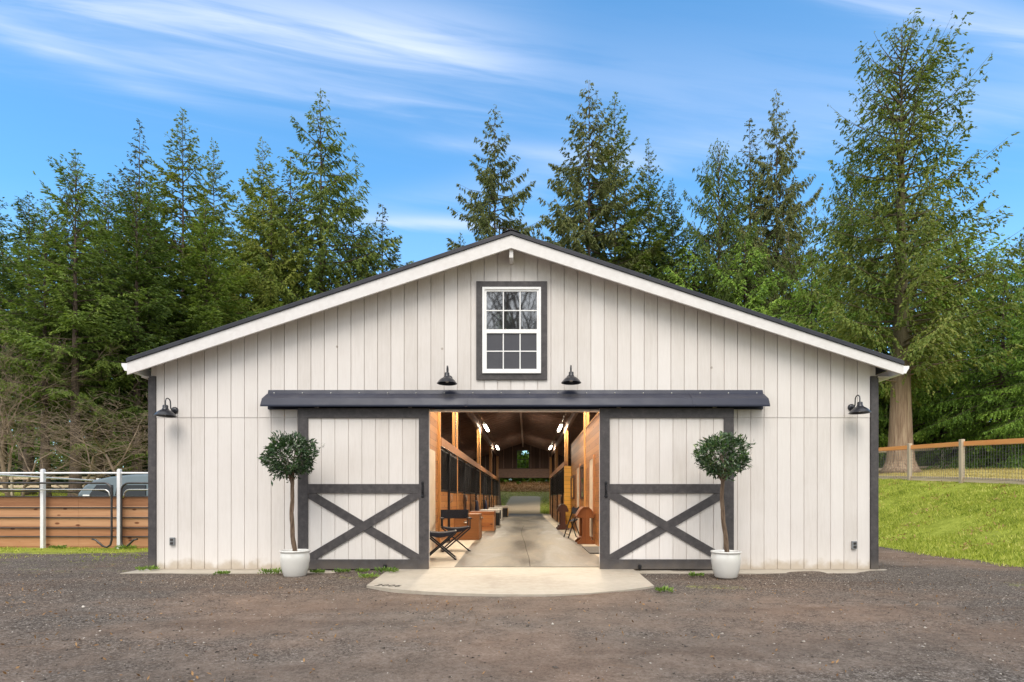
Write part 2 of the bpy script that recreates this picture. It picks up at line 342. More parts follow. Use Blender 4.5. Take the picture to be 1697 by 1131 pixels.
# ------------------------------------------------------------------ terrain
def sstep(x, a, b):
    t = np.clip((x - a) / (b - a), 0, 1); return t * t * (3 - 2 * t)
def hgt(x, y):
    x = np.asarray(x, float); y = np.asarray(y, float)
    h = np.full(np.broadcast(x, y).shape, -.03)
    # bank on the right, field beyond
    wob = .25 * np.sin(y * .7) + .12 * np.sin(y * 1.9 + 1)
    bank = 1.42 * sstep(x + wob * .4, 7.8, 12.9) + .05 * np.clip(x - 12.6, 0, 40) + .05 * (np.clip(y, 14, 70) - 14) * sstep(x, 9, 13)
    h = h + bank
    left = (.075 * (np.clip(y, 14, 60) - 14)) * sstep(-x, 6.3, 10)
    h = h + left
    back = .088 * (np.clip(y, 38, 50) - 38) * sstep(x + 12, 0, 4) * sstep(14 - x, 0, 4) + .15 * (np.clip(y, 50, 63) - 50) * sstep(x + 12, 0, 4) * sstep(14 - x, 0, 4)
    h = h + back
    h = h + .012 * (np.sin(x * 1.3 + y * .6) * np.sin(y * 1.7 - x * .4)) + .006 * np.sin(x * 4.1 + 2 * np.sin(y * 1.1)) * np.sin(y * 3.7 + np.sin(x * 2))
    h = h + .03 * np.sin(x * 3.3 + y) * np.sin(y * 2.9 - x) * sstep(x, 8.2, 9.5)
    inside = (sstep(x, -5.9, -5.75) * sstep(5.5 - x, 0, .15) * sstep(y, 8.2, 8.4) * sstep(37.2 - y, 0, .3))
    return h * (1 - inside) + (-.06) * inside
def terrain():
    xs = np.concatenate([[-400, -250, -150, -100, -75, -60, -50], np.arange(-42, -10, .8), np.arange(-10, 13.5, .12), np.arange(13.6, 42, .8), [50, 60, 75, 100, 150, 250, 400]])
    ys = np.concatenate([[-300, -150, -80, -50, -35, -25, -18, -12, -8, -5, -3, -1.5, 0], np.arange(.6, 20, .12), np.arange(20.1, 62, .5), [66, 72, 80, 100, 140, 200, 300, 500, 800]])
    X, Y = np.meshgrid(xs, ys); Z = hgt(X, Y); nx, ny = len(xs), len(ys)
    V = np.stack([X, Y, Z], -1).reshape(-1, 3); i = np.arange(nx * ny).reshape(ny, nx)
    Fc = np.stack([i[:-1, :-1], i[:-1, 1:], i[1:, 1:], i[1:, :-1]], -1).reshape(-1, 4)
    # how grassy each place is
    wob = .3 * np.sin(Y * .9) + .15 * np.sin(Y * 2.3)
    g = sstep(X, 7.55, 8.15)
    g = np.maximum(g, sstep(-X, 6.0, 8.5) * sstep(Y, 9.6, 12.0))
    g = np.maximum(g, sstep(Y, 37.5, 39) * np.clip(sstep(np.abs(X + .45 - .03 * (Y - 38)), 1.1, 1.7) + sstep(Y, 50.5, 52.5), 0, 1))
    g = np.maximum(g, .34 * sstep(-X, 4.0, 5.6) * sstep(Y, 6.9, 8.0))
    d = np.sqrt(((X + 2.3) / .8) ** 2 + ((Y - 7.45) / .35) ** 2); g = np.maximum(g, .40 * np.exp(-d * d))
    d = np.sqrt(((X - 2.3) / .9) ** 2 + ((Y - 6.7) / .5) ** 2); g = np.maximum(g, .43 * np.exp(-d * d))
    d = np.sqrt(((X - 6.3) / 1.0) ** 2 + ((Y - 6.9) / .5) ** 2); g = np.maximum(g, .40 * np.exp(-d * d))
    trk = sstep(Y, 37.3, 38.5); dry = np.clip(sstep(X, 12.4, 13.4) + sstep(Y, 38, 50) * sstep(X + 14, 0, 3) + .25 * sstep(-X, 8, 14), 0, 1)
    lit = sstep(Y + .12 * X, 54, 56.5)
    # packed tyre-smoothed dirt against loose gravel
    pk = np.exp(-((X - .1) / 5.5) ** 2) * sstep(7.3 - Y, 0, 1.6) * .8 + sstep(X, 5.6, 6.2) * sstep(7.9 - X, 0, .5) * sstep(Y, 7.5, 9.5)
    o = mesh_np('ground', V, Fc, None or GROUND(), smooth=True)
    for nm, A in (('grassy', g), ('dry', dry), ('litter', lit), ('track', trk), ('packed', np.clip(pk, 0, 1))):
        at = o.data.attributes.new(nm, 'FLOAT', 'POINT'); at.data.foreach_set('value', A.astype(np.float32).ravel())
    o['kind'] = 'structure'
def GROUND():
    m = Mat('ground_gravel_and_turf', .95, spec=.05)
    def at(n): a = m.n('ShaderNodeAttribute', attribute_name=n); return a.outputs['Fac']
    n1 = m.noise(.45, 5, .6); n2 = m.noise(3.5, 6, .7); n3 = m.noise(28, 6, .75); n4 = m.noise(110, 3, .6)
    v = m.n('ShaderNodeTexVoronoi'); m.L.new(m.coord(), v.inputs['Vector']); v.inputs['Scale'].default_value = 62; v.inputs['Randomness'].default_value = 1
    v2 = m.n('ShaderNodeTexVoronoi'); m.L.new(m.coord(), v2.inputs['Vector']); v2.inputs['Scale'].default_value = 140
    hs = m.n('ShaderNodeSeparateColor'); m.L.new(v.outputs['Color'], hs.inputs[0]); hs2 = m.n('ShaderNodeSeparateColor'); m.L.new(v2.outputs['Color'], hs2.inputs[0])
    st = m.math('ADD', m.math('MULTIPLY', hs.outputs[0], .5), m.math('MULTIPLY', hs2.outputs[0], .5))
    loose = m.ramp(m.math('ADD', m.math('MULTIPLY', st, .6), m.math('MULTIPLY', n3, .4)), [(.22, (.040, .032, .027)), (.45, (.092, .076, .064)), (.62, (.17, .145, .125)), (.85, (.42, .38, .34))])
    pack = m.ramp(m.math('ADD', m.math('MULTIPLY', n2, .45), m.math('ADD', m.math('MULTIPLY', n3, .35), m.math('MULTIPLY', st, .2))), [(.3, (.100, .076, .060)), (.5, (.176, .140, .114)), (.72, (.27, .225, .19))])
    pf = m.math('ADD', at('packed'), m.math('MULTIPLY', m.math('SUBTRACT', n2, .5), .9)); pf = m.math('ADD', pf, m.math('MULTIPLY', m.math('SUBTRACT', n1, .5), 1.1))
    tr = m.noise(.8, 4, .55, stretch=(.35, 2.2, 1), dist=.5, vec=m.coord((.35, 2.2, 1), rot=(0, 0, .12))); pf = m.math('ADD', pf, m.math('MULTIPLY', m.math('SUBTRACT', tr, .5), 1.3))
    c = m.mix(m.rng(pf, .25, .75), loose, pack)
    c = m.mix(m.rng(n1, .42, .62, 0, .6), c, m.mix(1.0, c, (1.28, 1.08, .95), 'MULTIPLY')); c = m.mix(m.rng(tr, .48, .66, 0, .55), c, m.mix(1.0, c, (.66, .63, .62), 'MULTIPLY'))
    c = m.mix(m.math('MULTIPLY', at('track'), .8), c, m.mix(n3, (.60, .44, .27), (.82, .66, .45)))
    # needle litter streaks
    lt = m.noise(2.2, 7, .75, stretch=(.7, 1.5, 1), dist=.8)
    c = m.mix(m.rng(lt, .60, .74, 0, .5), c, (.22, .13, .075))
    gr = m.ramp(m.math('ADD', m.math('MULTIPLY', n2, .5), m.math('MULTIPLY', n3, .5)), [(.3, (.10, .11, .02)), (.5, (.24, .28, .04)), (.7, (.40, .43, .09))])
    dr = m.ramp(m.math('ADD', m.math('MULTIPLY', n2, .5), m.math('MULTIPLY', n3, .5)), [(.3, (.25, .19, .07)), (.5, (.42, .34, .14)), (.7, (.54, .45, .20))])
    li = m.ramp(m.math('ADD', m.math('MULTIPLY', n3, .6), m.math('MULTIPLY', n4, .4)), [(.3, (.16, .08, .03)), (.5, (.38, .22, .10)), (.7, (.60, .42, .24))])
    gr = m.mix(m.math('MULTIPLY', at('dry'), .85), gr, dr); gr = m.mix(at('litter'), gr, li)
    gm = m.rng(m.math('ADD', at('grassy'), m.math('ADD', m.math('MULTIPLY', m.math('SUBTRACT', n2, .5), .55), m.math('MULTIPLY', m.math('SUBTRACT', n3, .5), .45))), .40, .56)
    c = m.mix(gm, c, gr); m.color(c)
    h = m.math('ADD', m.math('MULTIPLY', m.math('SUBTRACT', 1.0, v.outputs['Distance']), .5), m.math('ADD', m.math('MULTIPLY', n3, .8), m.math('MULTIPLY', n4, .3)))
    m.bump(h, .75, .015)
    return m.m
terrain()
# ------------------------------------------------------------------ barn
BX0, BX1, YF, YB = -5.70, 5.31, 8.33, 36.8
AX0, AX1, OPZ = -1.87, 1.58, 2.38
RX, RZ, SL = -.22, 4.967, .3317          # ridge (top of roof sheet), slope
FY = 8.03                                 # plane of the rake boards
EX0, EX1 = -5.85, 5.53
def rz(x, dz=0): return RZ - abs(x - RX) * SL + dz
barn = empty('barn', (-.2, YF, 0), label='long cream barn with charcoal trim, open sliding doors and a lit stable aisle', cat='barn')
def siding(mb, y, out, z0f, z1f, x0, x1, holes=(), xs0=-1.445, sp=.2022, gap=.011):
    # vertical boards with real grooves; each board is a slab facing -Y
    k = math.floor((x0 - xs0) / sp)
    xs = xs0 + k * sp
    while xs < x1:
        a, b = max(xs, x0) + (gap / 2 if xs > x0 else 0), min(xs + sp, x1) - gap / 2
        if b - a > .004:
            cuts = sorted({a, b, *[h for q in holes for h in (q[0], q[1]) if a < h < b], *([RX] if a < RX < b else [])})
            for c, d in zip(cuts, cuts[1:]):
                m = (c + d) / 2; spans = [(None, None)]
                hs = [q for q in holes if q[0] <= m <= q[1]]
                segs = [(z0f, z1f)]
                for q in hs:
                    ns = []
                    for lo, hi in segs:
                        ns += [(lo, lambda x, z=q[2]: z), (lambda x, z=q[3]: z, hi)]
                    segs = ns
                for lo, hi in segs:
                    l0, l1, h0, h1 = lo(c), lo(d), hi(c), hi(d)
                    if h0 - l0 < .01 and h1 - l1 < .01: continue
                    mb.add([(c, y, l0), (d, y, l1), (d, y, h1), (c, y, h0), (c, y + out, l0), (d, y + out, l1), (d, y + out, h1), (c, y + out, h0)],
                           [(0, 1, 5, 4), (3, 2, 1, 0), (4, 5, 6, 7), (1, 2, 6, 5), (3, 0, 4, 7), (2, 3, 7, 6)][::1])
        xs += sp
zc = lambda v: (lambda x: v)
mb = MB()
SE = 2.275
op = (AX0, AX1, -1, OPZ)
siding(mb, YF - .012, .012, zc(-.02), zc(SE), BX0 + .09, BX1 - .09, [(AX0, AX1, -.02, SE)])
siding(mb, YF - .018, .018, zc(SE + .004), lambda x: rz(x, -.07), BX0 + .09, BX1 - .09, [(AX0, AX1, SE + .004, OPZ)])
# backing sheet behind the grooves
for (a, b, lo) in ((BX0, AX0, -.02), (AX0, AX1, OPZ), (AX1, BX1, -.02)):
    ks = [a] + ([RX] if a < RX < b else []) + [b]
    for c, d in zip(ks, ks[1:]):
        mb.add([(c, YF, lo), (d, YF, lo), (d, YF, rz(d, -.07)), (c, YF, rz(c, -.07)), (c, YF + .11, lo), (d, YF + .11, lo), (d, YF + .11, rz(d, -.07)), (c, YF + .11, rz(c, -.07))],
               [(0, 3, 2, 1), (4, 5, 6, 7), (0, 1, 5, 4), (1, 2, 6, 5), (2, 3, 7, 6), (3, 0, 4, 7)])
mb.build('front_wall', MT['siding'], barn)
for (x0, x1) in ((BX0, BX0 + .11), (BX1 - .11, BX1)):
    mb = MB().box(x0, x1, YF + .112, YB - .112, -.02, 2.99)
    y = YF + .2
    s = -1 if x0 < 0 else 1
    while y < YB - .3:
        xo = x0 - .012 if s < 0 else x1
        mb.box(xo, xo + .012, y + .006, y + .197, -.02, 2.94); y += .203
    mb.build('side_wall', MT['siding'], barn)
mb = MB(); cx = lambda x: min(max(x, BX0), BX1)
def rearpoly(x0, x1, lo, hi=None):
    ks = [x0] + ([RX] if x0 < RX < x1 else []) + [x1]
    for c, d in zip(ks, ks[1:]):
        hc, hd = (rz(c, -.09), rz(d, -.09)) if hi is None else (hi, hi)
        mb.add([(c, YB - .11, lo), (d, YB - .11, lo), (d, YB - .11, hd), (c, YB - .11, hc), (c, YB, lo), (d, YB, lo), (d, YB, hd), (c, YB, hc)],
               [(0, 3, 2, 1), (4, 5, 6, 7), (0, 1, 5, 4), (1, 2, 6, 5), (2, 3, 7, 6), (3, 0, 4, 7)])
WX0, WX1, WZ0, WZ1 = -.655, .22, 3.02, 4.29
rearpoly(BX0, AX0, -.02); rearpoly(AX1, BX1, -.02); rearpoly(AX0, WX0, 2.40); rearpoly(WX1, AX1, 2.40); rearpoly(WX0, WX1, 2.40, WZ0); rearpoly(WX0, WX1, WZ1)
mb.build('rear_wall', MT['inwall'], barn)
for x in np.arange(-5.2, 5.3, .61):
    if WX0 - .05 < x < WX1 + .05: continue
    MB().box(x, x + .045, YB - .20, YB - .112, 3.06 if AX0 < x < AX1 else .0, rz(x, -.22)).build('rear_stud', MT['rafter'], barn)
MB().box(AX0 - .1, AX1 + .1, YB - .24, YB - .112, 2.42, 3.02).build('rear_header', MT['rafter'], barn)
mb = MB()
for a, b, c, d in ((WX0, WX1, WZ0, WZ0 + .05), (WX0, WX1, WZ1 - .05, WZ1), (WX0, WX0 + .05, WZ0 + .05, WZ1 - .05), (WX1 - .05, WX1, WZ0 + .05, WZ1 - .05), (WX0 + .05, WX1 - .05, 3.62, 3.67)):
    mb.box(a, b, YB - .09, YB - .02, c, d)
for x in (-.36, -.07): mb.box(x - .009, x + .009, YB - .07, YB - .05, WZ0 + .05, 3.62); mb.box(x - .009, x + .009, YB - .07, YB - .05, 3.67, WZ1 - .05)
for z in (3.33, 3.96): mb.box(WX0 + .05, WX1 - .05, YB - .072, YB - .052, z, z + .018)
mb.build('rear_window', MT['charcoal'], barn)
# roof: two ribbed metal slopes
for s in (-1, 1):
    xe = EX0 if s < 0 else EX1
    mb = MB()
    def q(x, dz, y): return (x, y, rz(x, dz))
    y0, y1 = FY - .02, YB + .3
    vs = [q(RX, 0, y0), q(xe, 0, y0), q(xe, -.05, y0), q(RX, -.05, y0), q(RX, 0, y1), q(xe, 0, y1), q(xe, -.05, y1), q(RX, -.05, y1)]
    mb.add(vs, [(0, 1, 2, 3), (7, 6, 5, 4), (0, 4, 5, 1), (3, 2, 6, 7), (1, 5, 6, 2)])
    y = y0 + .02
    while y < y1:
        mb.add([q(RX, .0005, y), q(xe, .0005, y), q(xe, .0005, y + .05), q(RX, .0005, y + .05), q(RX, .022, y + .012), q(xe, .022, y + .012), q(xe, .022, y + .038), q(RX, .022, y + .038)],
               [(4, 5, 6, 7), (0, 1, 5, 4), (2, 3, 7, 6), (1, 2, 6, 5)]); y += .3
    mb.build('roof', MT['roof'], barn)
    # rake board
    mb = MB().add([q(RX, -.055, FY), q(xe, -.055, FY), (xe, FY, 2.868), q(RX, -.242, FY), q(RX, -.055, FY + .035), q(xe, -.055, FY + .035), (xe, FY + .035, 2.868), q(RX, -.242, FY + .035)],
                  [(3, 2, 1, 0), (4, 5, 6, 7), (0, 1, 5, 4), (3, 7, 6, 2), (1, 2, 6, 5), (0, 4, 7, 3)])
    mb.build('rake_board', MT['trim'], barn)
    # soffit under the rake overhang and along the eave
    wx = BX0 if s < 0 else BX1
    mb = MB()
    yq0, yq1 = FY + .037, YF - .02
    a, b = RX, xe - s * .0
    mb.add([q(a, -.09, yq0), q(b, -.09, yq0), q(b, -.075, yq0), q(a, -.075, yq0), q(a, -.09, yq1), q(b, -.09, yq1), q(b, -.075, yq1), q(a, -.075, yq1)],
           [(0, 1, 5, 4), (3, 7, 6, 2), (0, 3, 2, 1), (4, 5, 6, 7), (1, 2, 6, 5)])
    x0, x1 = sorted((xe - s * .01, wx + s * .015))
    mb.box(x0, x1, yq1 + .002, YB + .2, 2.885, 2.905)
    for k in range(14): mb.box(x0 + .01, x1 - .01, YF + .3 + k * 2, YF + .34 + k * 2, 2.905, 2.99)
    mb.build('soffit', MT['siding'], barn)
    # gutter: open K profile with an end cap
    g = [(0, .11), (0, 0), (.065, 0), (.085, .04), (.11, .075), (.11, .11), (.102, .11), (.10, .078), (.078, .045), (.06, .008), (.008, .008), (.008, .11)]
    x = xe + s * .004; z = rz(xe) - .165
    mb = MB().prism([(x + s * p[0], z + p[1]) for p in g], 'y', FY + .05, YB + .28)
    mb.prism([(x + s * p[0], z + p[1]) for p in g[:6]], 'y', FY + .044, FY + .049)
    mb.build('gutter', MT['white'], barn)
    # corner boards
    x0, x1 = (BX0 - .012, BX0 + .087) if s < 0 else (BX1 - .087, BX1 + .012)
    mb = MB().box(x0, x1, YF - .034, YF - .001, -.02, 2.905)
    xa, xb = (BX0 - .026, BX0 - .0135) if s < 0 else (BX1 + .0135, BX1 + .026)
    mb.box(xa, xb, YF - .033, YF + .1, -.02, 2.88)
    mb.build('corner_board', MT['charcoal'], barn)
MB().box(RX - .1, RX + .1, FY - .03, YB + .31, RZ + .002, RZ + .004).prism([(RX - .14, RZ - .035), (RX, RZ + .016), (RX + .14, RZ - .035), (RX, RZ + .03)], 'y', FY - .035, YB + .32).build('ridge_cap', MT['roof'], barn)
MB().box(RX - .028, RX + .028, FY + .04, YF - .02, 4.60, 4.72).build('ridge_beam', MT['trim'], barn)
# ceiling with rafters
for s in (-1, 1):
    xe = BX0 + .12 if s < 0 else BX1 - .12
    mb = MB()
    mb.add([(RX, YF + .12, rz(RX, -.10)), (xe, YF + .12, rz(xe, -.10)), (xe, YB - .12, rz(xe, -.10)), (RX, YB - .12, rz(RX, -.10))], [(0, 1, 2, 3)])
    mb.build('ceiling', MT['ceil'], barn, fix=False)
    mb = MB(); y = YF + .5
    while y < YB - .3:
        a, b = (RX, rz(RX)), (xe, rz(xe))
        mb.prism([(a[0], a[1] - .25), (b[0], b[1] - .25), (b[0], b[1] - .105), (a[0], a[1] - .105)], 'y', y, y + .045)
        y += .61
    o = mb.build('rafter_rows', MT['rafter'], barn); props(o, kind='stuff')
mb = MB().box(RX - .04, RX + .04, YF + .14, YB - .22, RZ - .50, RZ - .255); mb.build('ridge_board', MT['rafter'], barn)
# long beams carrying the lights over both stall lines
for x in (AX0 - .06, AX1 + .06): MB().box(x - .05, x + .05, YF + .14, YB - .25, rz(x, -.55), rz(x, -.30)).build('purlin_beam', MT['rafter'], barn)
for x in (-1.62, 1.37): MB().tube([(x, YF + .3, 3.98), (x, YB - .3, 3.98)], .012, 6).build('conduit', MT['brass'], barn)
PY = (14.68, 22.05, 29.35, 36.3)
for x in (AX0 - .075, AX1 + .075):
    for y in PY:
        xo_ = x + math.copysign(.04, -x) if y > 0 else x; MB().box(xo_ - .07, xo_ + .07, y - .07, y + .07, 0, rz(xo_, -.56)).build('post', MT['post'], barn, bevel=.006)
        MB().tube([(x - math.copysign(.07, x) * 1.0, y - .085, 2.3), (x - math.copysign(.07, x), y - .085, 3.96), (x * .86, y - .085, 3.98)], .011, 6).build('conduit', MT['brass'], barn)
# front window
wn = MB(); cxw = .0
X0, X1, Z0, Z1 = (789.6 - VX) / 109, (906.6 - VX) / 109, EYE + (826 - 630.6) / 109, EYE + (826 - 468.3) / 109
tb = .094
for a, b, c, d in ((X0, X1, Z1 - tb, Z1), (X0, X1, Z0, Z0 + tb), (X0, X0 + tb, Z0 + tb, Z1 - tb), (X1 - tb, X1, Z0 + tb, Z1 - tb)):
    wn.box(a, b, YF - .045, YF - .0185, c, d)
win = wn.build('window', MT['charcoal'], barn)
mb = MB(); a0, a1, b0, b1 = X0 + tb, X1 - tb, Z0 + tb, Z1 - tb; t = .055
def frame(mb, x0, x1, z0, z1, t, y0, y1):
    mb.box(x0, x1, y0, y1, z1 - t, z1); mb.box(x0, x1, y0, y1, z0, z0 + t); mb.box(x0, x0 + t, y0, y1, z0 + t, z1 - t); mb.box(x1 - t, x1, y0, y1, z0 + t, z1 - t)
frame(mb, a0, a1, b0, b1, .034, YF - .066, YF - .019)
zm = EYE + (826 - 550.5) / 109
frame(mb, a0 + .034, a1 - .034, zm - .002, b1 - .034, .028, YF - .050, YF - .0195)
frame(mb, a0 + .034, a1 - .034, b0 + .034, zm - .003, .032, YF - .058, YF - .0197)
mb.build('window_frame', MT['white'], win)
mb = MB()
def munt(x0, x1, z0, z1, y):
    for i in (1, 2): x = x0 + (x1 - x0) * i / 3; mb.box(x - .008, x + .008, y - .006, y, z0, z1)
    zc_ = (z0 + z1) / 2
    for i in range(3): xa = x0 + (x1 - x0) * i / 3 + .008 * (i > 0); xb = x0 + (x1 - x0) * (i + 1) / 3 - .008 * (i < 2); mb.box(xa, xb, y - .006, y, zc_ - .008, zc_ + .008)
gx0, gx1 = a0 + .062, a1 - .062; u0, u1 = zm + .026, b1 - .062; l0, l1 = b0 + .066, zm - .035
munt(gx0, gx1, u0, u1, YF - .0355); munt(gx0, gx1, l0, l1, YF - .0405)
mb.build('muntin', MT['white'], win)
MB().box(gx0 - .01, gx1 + .01, YF - .034, YF - .022, u0 - .01, u1 + .01).build('pane', MT['glass'], win)
o = MB().box(gx0 - .01, gx1 + .01, YF - .039, YF - .0215, l0 - .01, l1 + .01).build('pane', MT['screen'], win); o['label'] = 'lower pane behind an insect screen'
# door track hood
mb = MB(); hx0, hx1 = (432 - VX) / 112.6, (1275.5 - VX) / 112.6
prof = [(YF - .0185, 2.695), (YF - .0185, 2.40), (YF - .05, 2.40), (YF - .05, 2.455), (YF - .27, 2.412), (YF - .285, 2.402), (YF - .285, 2.428), (YF - .235, 2.53), (YF - .21, 2.545), (YF - .08, 2.625), (YF - .05, 2.632), (YF - .03, 2.695)]
mb.prism([(p[0], p[1]) for p in prof], 'x', hx0, hx1)
hood = mb.build('door_track_hood', MT['hood'], barn, bevel=.003)
for i, x in enumerate(np.linspace(hx0 + .12, hx1 - .12, 17)): pass
for x in np.linspace(hx0 + .1, hx1 - .1, 18): MB().lathe([(0, -.004), (.009, -.003), (.009, .001)], (x, YF - .052, 2.645), 8, 'y').build('screw', MT['brass'], hood)
for x in (-.9, 2.45): MB().prism([(p[0] - (.004 if p[0] < YF - .02 else 0), p[1] + .002) for p in prof[5:11]] + [(YF - .07, 2.60), (YF - .26, 2.40)], 'x', x, x + .035).build('hood_seam', MT['hood'], hood)
# sliding doors
def sdoor(x0, x1, hs):
    DY = 8.20; z0, z1 = -.005, 2.40; t = .147
    mb = MB(); siding(mb, DY - .004, .012, zc(z0 + .05), zc(z1 - .05), x0 + .03, x1 - .03); mb.box(x0 + .01, x1 - .01, DY + .0085, DY + .04, z0 + .01, z1 - .01)
    mb.box(x0, x1, DY + .0405, DY + .055, z0, z1)
    d = mb.build('sliding_door', MT['siding'], barn)
    zm0, zm1 = 1.127, 1.267
    mb = MB(); y0, y1 = DY - .030, DY - .0045
    mb.box(x0, x0 + t, y0, y1, z0, z1 - t); mb.box(x1 - t, x1, y0, y1, z0, z1 - t); mb.box(x0, x1, y0, y1, z1 - t, z1)
    mb.box(x0 + t, x1 - t, y0, y1, z0, z0 + t); mb.box(x0 + t, x1 - t, y0, y1, zm0, zm1)
    mb.build('door_frame', MT['charcoal'], d, bevel=.003)
    # diagonal braces clipped to their rectangle
    a0, a1, b0, b1 = x0 + t, x1 - t, z0 + t, zm0
    vw = .125
    def clipd(flip):
        dx, dz = a1 - a0, b1 - b0; ln = math.hypot(dx, dz); h = vw / 2 * 1.0
        ox, oz = h * ln / dz, h * ln / dx
        ps = [(a0, b1), (a0 + ox, b1), (a1, b0 + oz), (a1, b0), (a1 - ox, b0), (a0, b1 - oz)]
        return [(a0 + a1 - p[0], p[1]) for p in ps] if flip else ps
    MB().prism(clipd(hs > 0), 'y', y0 + .0075, y1 - .001).build('brace', MT['charcoal'], d)
    MB().prism(clipd(hs < 0), 'y', y0 + .002, y1 - .0005).build('brace', MT['charcoal'], d)
    hx = x1 - .09 if hs < 0 else x0 + .09
    mb = MB(); mb.box(hx - .017, hx + .017, y0 - .006, y0 - .0005, 1.07, 1.30)
    mb.tube([(hx, y0 - .004, 1.245), (hx, y0 - .045, 1.235), (hx, y0 - .052, 1.18), (hx, y0 - .045, 1.125), (hx, y0 - .004, 1.115)], .009, 8)
    mb.lathe([(0, -.012), (.026, -.008), (.026, 0)], (hx, y0 - .001, 1.085), 12, 'y'); mb.lathe([(0, -.01), (.02, -.007), (.02, 0)], (hx, y0 - .001, 1.285), 12, 'y')
    mb.build('handle', MT['black'], d)
    rx = (639 - VX) / 111 if hs < 0 else (1059.5 - VX) / 111
    mb = MB().box(rx - .02, rx + .02, y0 - .035, y0 - .001, .0, .03); mb.lathe([(0, -.02), (.024, -.018), (.024, .018), (0, .02)], (rx, y0 - .03, .048), 12, 'y')
    mb.build('guide_roller', MT['black'], d)
    for x in (x0 + .28, x1 - .28): MB().box(x - .03, x + .03, DY - .012, DY + .012, z1, z1 + .022).build('hanger_bracket', MT['brass'], d)
    return d
d = sdoor(-3.405, -1.454, -1); d['label'] = 'left sliding door with crossed braces'
d = sdoor(1.100, 3.099, 1); d['label'] = 'right sliding door with crossed braces'
# tack room walls inside (partitions)
mb = MB().box(AX0 - .1, AX0, YF + .115, 11.7, 0, 3.9)
iw = mb.build('partition_wall', MT['wood_h'], barn)
MB().box(-5.58, AX0 - .101, 11.6, 11.7, 0, 2.9).build('partition_wall', MT['inwall'], barn)
MB().box(AX0 + .001, AX0 + .012, 10.2, 10.27, 0, 2.05).box(AX0 + .001, AX0 + .03, 10.28, 11.10, 0.01, 2.0).build('interior_door', MT['door_in'], iw)
MB().box(AX0 + .001, AX0 + .05, 11.60, 11.7, 0, 3.9).build('corner_trim', MT['post'], iw)
mb = MB().box(AX1, AX1 + .1, YF + .115, 19.2, 0, 2.9)
iw = mb.build('partition_wall', MT['wood_h'], barn)
MB().box(AX1 - .012, AX1 + .112, YF + .12, 19.2, 2.901, 2.93).build('top_plate', MT['post'], iw)
for (a, b, h) in ((16.0, 16.8, 1.96), (12.72, 13.46, 1.98)):
    dd = MB().box(AX1 - .025, AX1 - .001, a, b, .01, h).build('interior_door', MT['door_in'], iw)
    MB().box(AX1 - .035, AX1 - .001, a - .08, a - .001, 0, h + .08).box(AX1 - .035, AX1 - .001, b + .001, b + .08, 0, h + .08).box(AX1 - .035, AX1 - .001, a, b, h + .001, h + .08).build('door_casing', MT['beam'], dd)
MB().lathe([(0, 0)] * 1 + [(.0, 0)], (0, 0, 0), 3) if False else None
# bright end of the right hand stall block, facing the camera
MB().box(1.335, AX1 - .001, 19.2, 19.3, 0, 2.18).build('end_panel', MT['wood_x'], barn)

# ------------------------------------------------------------------ floor and paving
def flat(name, mb, mat): o = mb.build(name, mat); o['kind'] = 'structure'; return o
flat('floor', MB().box(BX0 + .111, BX1 - .111, YF + .02, YB, -.12, 0), MT['concrete'])
mb = MB().box(-5.84, -1.95, 7.88, YF + .018, -.14, -.024).box(1.60, 5.46, 7.88, YF + .018, -.14, -.024)
flat('footing', mb, MT['concrete'])
pts = [(-1.95, YF + .017), (-1.95, 7.93), (-2.02, 7.85), (-1.94, 6.66), (-1.6, 6.42), (-1.2, 6.24), (-.8, 6.12), (-.3, 6.04), (.2, 6.03), (.7, 6.12), (1.1, 6.30), (1.42, 6.52), (1.55, 6.64), (1.60, 7.85), (1.599, YF + .017)]
ap = flat('concrete_apron', MB().prism(pts, 'z', -.14, -.004), MT['concrete'])
# the date pressed in the corner of the apron
fc = bpy.data.curves.new('inscription', 'FONT'); fc.body = '2006'; fc.size = .20; fc.extrude = .001; fc.space_character = 1.12; fc.materials.append(MT['crack'])
fo = bpy.data.objects.new('inscription', fc); COL.objects.link(fo); fo.parent = ap; fo.location = (-1.84, 6.62, -.0015); fo.rotation_euler = (0, 0, R(-14)); fo.scale = (.75, .9, 1)
sx = [(8.40, -1.10, 1.30), (9.8, -1.15, 1.29), (12.6, -1.25, 1.24), (15.5, -1.28, 1.14), (20, -1.28, 1.03), (28, -1.27, 1.0), (36.7, -1.26, 1.0)]
poly = [(a, y) for y, a, b in sx] + [(b, y) for y, a, b in reversed(sx)]
flat('aisle_surface', MB().prism(poly, 'z', .001, .006), MT['aisle'])
mb = MB()
cr = [(.06, 8.42), (.05, 9.6), (.0, 11.2), (-.03, 12.8), (-.12, 15.5), (-.15, 17.6), (-.1, 21)]
for a, b in zip(cr, cr[1:]): mb.add([(a[0] - .006, a[1], .0075), (a[0] + .006, a[1], .0075), (b[0] + .006, b[1], .0075), (b[0] - .006, b[1], .0075)], [(0, 1, 2, 3)])
for (y, a, b) in ((17.7, -.45, .1), (21.5, -.3, .4)): mb.add([(a, y, .0075), (b, y + .02, .0075), (b, y + .034, .0075), (a, y + .014, .0075)], [(0, 1, 2, 3)])
flat('floor_joint', mb, MT['crack'])
o = MB().box(1.20, 1.56, 10.35, 11.75, .007, .022).build('rubber_mat', MT['rubber']); props(o, 'small grey rubber mat on the floor just inside the right door', 'mat')

